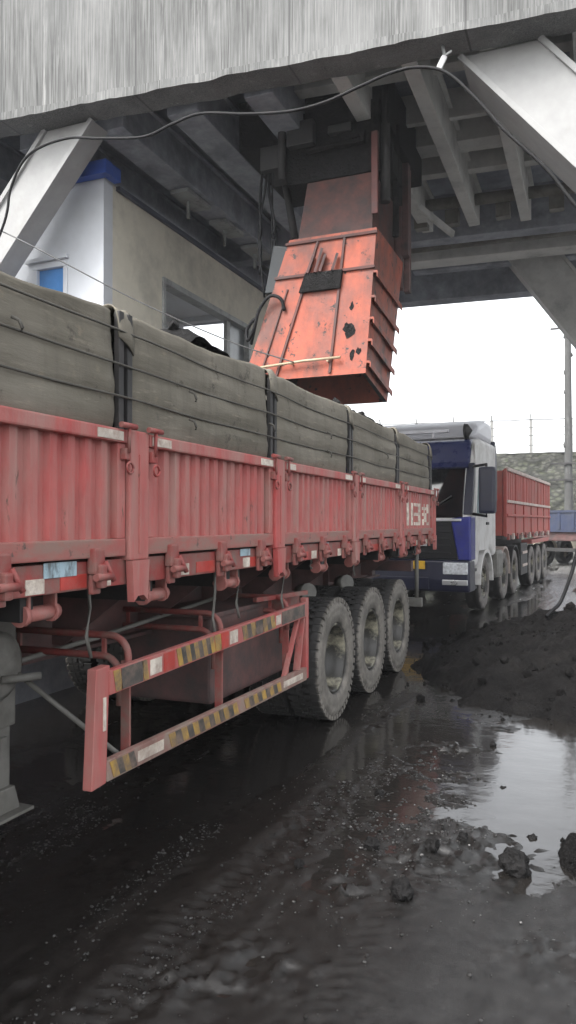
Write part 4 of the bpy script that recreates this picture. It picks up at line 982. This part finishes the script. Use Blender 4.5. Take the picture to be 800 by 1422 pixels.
# ================================================================== FLATBED TRUCK further on
FT = thing('flatbed_truck', 'faded blue bodied truck with dusty wheels further along the lane', 'truck', (-1.2, 28.6, 0), -R(28))
mb = MB(); mb.box((-1.2, 0, 1.25), (1.2, 6.2, 1.32)); mb.box((-1.22, 0, 1.32), (-1.17, 6.2, 2.0)); mb.box((1.17, 0, 1.32), (1.22, 6.2, 2.0)); mb.box((-1.165, 0, 1.32), (1.165, .05, 2.0))
for s in (-1, 1):
    for k in range(11): mb.box((s * 1.235 - .02, .05 + k * .6, 1.30), (s * 1.235 + .02, .15 + k * .6, 2.02), .005)
    mb.box((s * 1.24 - .03, 0, 1.96), (s * 1.24 + .03, 6.2, 2.04), .006)
for k in range(5): mb.box((-1.1 + k * .55, -.03, 1.34), (-1.0 + k * .55, -.001, 1.98), .004)
mb.box((-1.2, -.04, 1.94), (1.2, -.031, 2.02)); mb.build('cargo_bed', bed_blue, FT)
mb = MB(); mb.box((-1.05, .1, .92), (1.05, 6.0, 1.249), .05); mb.build('chassis_frame', red_dark, FT)
for y in (.9, 2.2, 5.2):
    for s in (-1, 1): make_wheel(FT, (s * 1.05, y, .48), .48, .30, tyre_far, rim_m, flip=s < 0, seg=36)
for s in (-1, 1):
    mb = MB(); mb.tube([(s * .92, 3.0, .72), (s * .92, 4.3, .72)], .3, 18); mb.build('fuel_tank', beige, FT)
    mb = MB(); mb.prism([(math.cos(t) * .60 + .9, math.sin(t) * .60 + .48) for t in [math.pi * k / 10 for k in range(11)]] + [(math.cos(t) * .54 + .9, math.sin(t) * .54 + .48) for t in [math.pi * (10 - k) / 10 for k in range(11)]], 'X', s * 1.05 - .17, s * 1.05 + .17); mb.build('mudguard', beige, FT)
mb = MB(); mb.prism([(6.4, .6), (6.4, 2.6), (7.9, 2.6), (8.3, 1.7), (8.35, .6)], 'X', -1.15, 1.15, .06); mb.build('cab_body', cab_blue, FT)
mb = MB(); mb.prism([(7.93, 2.52), (8.28, 1.76), (8.32, 1.76), (7.97, 2.54)], 'X', -1.0, 1.0); mb.build('windscreen', dark_glass, FT)
mb = MB(); mb.box((-1.05, .02, .55), (1.05, .08, .68), .006); mb.build('rear_bumper', dark, FT)
for k, (x, y) in enumerate([(-.4, .5), (.1, 1.0), (.5, .6)]):
    pass

# ================================================================== background: stone wall, fence, pole
rw_off = Vector((-2, 46.5, 0))
mb = MB(rw_off)
def wall_fn(u, v):
    x = -40 + 75 * u; z = 5.9 * v + .10 * fbm(x, v * 6, .8, 3) * (v < .99)
    return (x, 44.6 + .11 * (x + 6) + 3.2 * v + .28 * fbm(x, z * 1.4, .9, 4, 4.) + .16 * fbm(x, z * 1.4, 3.1, 3, 1.), z - .1)
V = mb.grid(wall_fn, 260, 40)
top = mb.grid(lambda u, v: (-40 + 75 * u, 44.6 + .11 * (-34 + 75 * u) + 3.15 + 6 * v, 5.80 + .08 * fbm(u * 70, v * 4, 1.1, 3)), 120, 4)
tag(mb.build('stone_embankment', rubble, None, rw_off), 'grey green rubble stone embankment with weeds below the fence', 'embankment', kind='structure')
fe = thing('post_and_wire_fence', 'thin fence of spaced concrete posts and wires along the embankment top', 'fence', (-5, 48, 5.8))
FO = Vector((-5, 48, 5.8)); p0 = None
pm = MB(); pm.box((-.09, -.09, -.2), (.09, .09, 2.1), .015); pm.bar((0, 0, 2.0), (.0, -.25, 2.4), .06, .06)
xs_f = [-5.85 + 2.3 * k for k in range(-12, 13)]
for x in xs_f:
    loc = Vector((x, 48.2 + .11 * (x + 6), 5.8)) - FO
    if p0 is None: p0 = pm.build('post', fence_m, fe, loc)
    else: copy_part(p0, fe, loc)
for z in (.5, 1.1, 1.6, 2.08):
    mb = MB(FO); mb.tube([(x + dx, 48.2 + .11 * (x + dx + 6) - .1, 5.8 + z - dz) for x in xs_f for dx, dz in ((0, 0), (1.15, .04))], .014 if z < 2 else .025, 4); mb.build('fence_wire', wire_m, fe)

up = thing('utility_pole', 'tall stained concrete utility pole with short cross arms at the right edge', 'pole', (-1.0, 34.5, 0))
mb = MB(); pts = [(0, 0, k * .55) for k in range(19)]; mb.tube(pts, .19, 14, .13); mb.build('shaft', pole_m, up)
for z in (4.1, 3.4, 9.9):
    mb = MB(); mb.bar((-.7, -.2, z), (.7, -.2, z), .06, .08, .006); mb.build('cross_arm', dark, up)
for k, (x, z) in enumerate([(-.30, 9.6), (-.25, 8.0), (-.28, 4.9), (-.3, 4.0), (.28, 8.8), (-.22, 7.2)]):
    mb = MB(); q = bmesh.ops.create_icosphere(mb.bm, subdivisions=2, radius=.06, matrix=Matrix.Translation((x * .45, -.06, z)))
    for v in q['verts']: v.co.z += (v.co.z - z) * 1.2; v.co += .06 * Vector((fbm(v.co.x, v.co.z, 4, 2), fbm(v.co.z, v.co.x, 4, 2, 3), 0))
    mb.build('pole_fitting', pole_m, up)

# ================================================================== coal heaps, lumps, hose
def heap(name, cx, cy, rx, ry, hgt, n, label, seed, mat_=coal_wet, kind=None):
    mb = MB((cx, cy, 0)); 
    def fn(u, v):
        a = 2 * math.pi * u; q = v
        e = 1 + .16 * fbm(math.cos(a) * 1.3, math.sin(a) * 1.3, 1.2, 3, seed)
        x = cx + rx * q * e * math.cos(a); y = cy + ry * q * e * math.sin(a)
        z = hgt * (1 - q ** 1.25) * (1 + .25 * fbm(x, y, 1.6 / rx, 3, seed)) + hgt * .16 * fbm(x, y, 2.6, 5, seed) * (1 - q * .4) + .04 * fbm(x, y, 12, 4, seed)
        return (x, y, z - .05 * ss(.85, 1., q))
    mb.grid(fn, n, n // 3)
    bmesh.ops.remove_doubles(mb.bm, verts=mb.bm.verts, dist=.0008)
    bm = mb.bm
    for k in range(700 if rx > 1 else 90):
        a = random.uniform(0, 6.283); q = random.uniform(.0, 1.2 if rx > 1 else .95) ** .6; x, y, z = fn(a / 6.283, q)
        r = (.008 + .05 * random.random() ** 4) * (1 if rx > 1 else .6); e = bmesh.ops.create_icosphere(bm, subdivisions=1, radius=r, matrix=Matrix.Translation((x, y, max(z, .0) + r * .3)))
        for vv in e['verts']: vv.co += Vector((random.uniform(-1, 1), random.uniform(-1, 1), random.uniform(-1, 1))) * r * .3
    o = mb.build(name, mat_, None, (cx, cy, 0)); return tag(o, label, 'coal heap')
heap('coal_heap', .30, 8.95, 2.3, 2.6, .70, 260, 'large low heap of black coal fines beside the wheel tracks', 3.)
heap('coal_heap', .13, 3.92, .36, .34, .12, 90, 'small clump of black coal by the puddle at the right edge', 8.)

LUMPS = [(-.34, 3.62, .062, 'largest angular coal lump standing at the near edge of the puddle'), (-.76, 3.15, .042, 'round coal lump lying alone on smooth mud in the foreground'),
         (-1.02, 3.62, .05, 'flat coal lump half sunk in the gravelly mud left of the puddle'), (-.74, 3.70, .05, 'coal lump sitting in churned mud, left of the largest lump'),
         (-.30, 4.05, .035, 'small coal lump at the puddle edge just beyond the largest lump'), (-.52, 4.75, .03, 'small coal lump in the middle of the shiny puddle'),
         (-1.18, 4.35, .035, 'small coal lump on the gravel bar in line with the first wheel'), (-.2, 4.6, .025, 'tiny coal lump in the puddle near the right edge'),
         (-.62, 3.88, .035, 'small coal lump in the muddy strip in front of the puddle'), (-1.28, 3.3, .03, 'small coal lump beside the shiny mud smear'), (-.68, 5.6, .03, 'small coal lump in the far shallows near the big heap'),
         (-.1, 5.5, .03, 'tiny dark lump in the bright water near the big heap')]
for k, (x, y, r, lab) in enumerate(LUMPS):
    mb = MB(); r *= 1. if k < 2 else .68; q = bmesh.ops.create_icosphere(mb.bm, subdivisions=3, radius=r)
    for v in q['verts']:
        n_ = v.co.normalized(); f = 1 + .45 * fbm(n_.x + k * 3.1, n_.y * 1.2, 1.3, 2, n_.z * 1.3 + k); f += .14 * fbm(n_.x * 2 + k, n_.y * 2, 2.2, 3, n_.z * 3.); v.co = Vector((n_.x * r * f * 1.1, n_.y * r * f, n_.z * r * f * 1.05))
    o = mb.build('coal_lump', coal, None, (x, y, ground_h(x, y) + r * .55)); tag(o, lab, 'coal lump', 'loose coal lumps on the mud')

mb = MB(); mb.tube(smooth_path([(-.52, 9.3, .50), (-.45, 9.4, .57), (-.37, 9.5, .66), (-.28, 9.55, .90), (-.21, 9.6, 1.15), (-.05, 9.65, 1.9)], 8), .022, 8)
tag(mb.build('rubber_hose', rubber_black), 'black rubber hose rising from the big coal heap at the right edge', 'hose')

# ================================================================== dusty air
mb = MB(); mb.box((-505, -305, -1.2), (505, 605, 12))
hz = mb.build('haze', None); hm = bpy.data.materials.new('dusty_air'); hm.use_nodes = True; hn = hm.node_tree; hn.nodes.clear()
ho = hn.nodes.new('ShaderNodeOutputMaterial'); hv = hn.nodes.new('ShaderNodeVolumePrincipled'); hv.inputs['Color'].default_value = (.86, .88, .92, 1); hv.inputs['Density'].default_value = .0012
hn.links.new(hv.outputs[0], ho.inputs['Volume']); hz.data.materials.clear(); hz.data.materials.append(hm); tag(hz, 'thin coal dust haze', kind='stuff')

# ================================================================== wet coal gravel scattered in streaks along the lane
gb_ = bmesh.new(); bmesh.ops.create_icosphere(gb_, subdivisions=1, radius=1.)
TV = [v.co.copy() for v in gb_.verts]; TF = [[v.index for v in f.verts] for f in gb_.faces]; gb_.free()
GV, GF = [], []
def pebble(x, y, r):
    z = ground_h(x, y) + r * .25; b0 = len(GV)
    rot = Matrix.Rotation(random.uniform(0, 6.28), 3, Vector((random.uniform(-1, 1), random.uniform(-1, 1), random.uniform(-1, 1))).normalized())
    sq = Vector((random.uniform(.7, 1.4), random.uniform(.7, 1.4), random.uniform(.5, .9)))
    for t in TV:
        p = rot @ (t * random.uniform(.8, 1.2)); GV.append((x + p.x * sq.x * r, y + p.y * sq.y * r, z + p.z * sq.z * r))
    GF.extend([[i + b0 for i in f] for f in TF])
n_ = 0
while n_ < 6500:
    x, y = random.uniform(-3.2, .5), random.uniform(1.5, 6.6)
    left = x + .18 * (y - 2) < -1.15
    band = ss(-.05, .35, fbm(x * 2.4, y * .35, 1.3, 3, 21.))
    bar_ = math.exp(-((x + 1.0) / .45) ** 2 - ((y - 4.3) / 1.0) ** 2)
    p = max(band * (.9 if left and y < 3.6 else .12), bar_ * .8, .015)
    if random.random() > p: continue
    pebble(x, y, .0018 + .0062 * random.random() ** 3.2 + (.005 * random.random() ** 3 if bar_ > .3 else 0)); n_ += 1
gme = bpy.data.meshes.new('coal_gravel'); gme.from_pydata(GV, [], GF)
gme.materials.append(M('wet_glossy_coal_grit', (.016, .015, .014), .30, var=.4, bmp=0, spec=.75))
gob = bpy.data.objects.new('coal_gravel', gme); col.objects.link(gob); tag(gob, 'wet glossy coal grit scattered in streaks on the mud', 'gravel', kind='stuff')
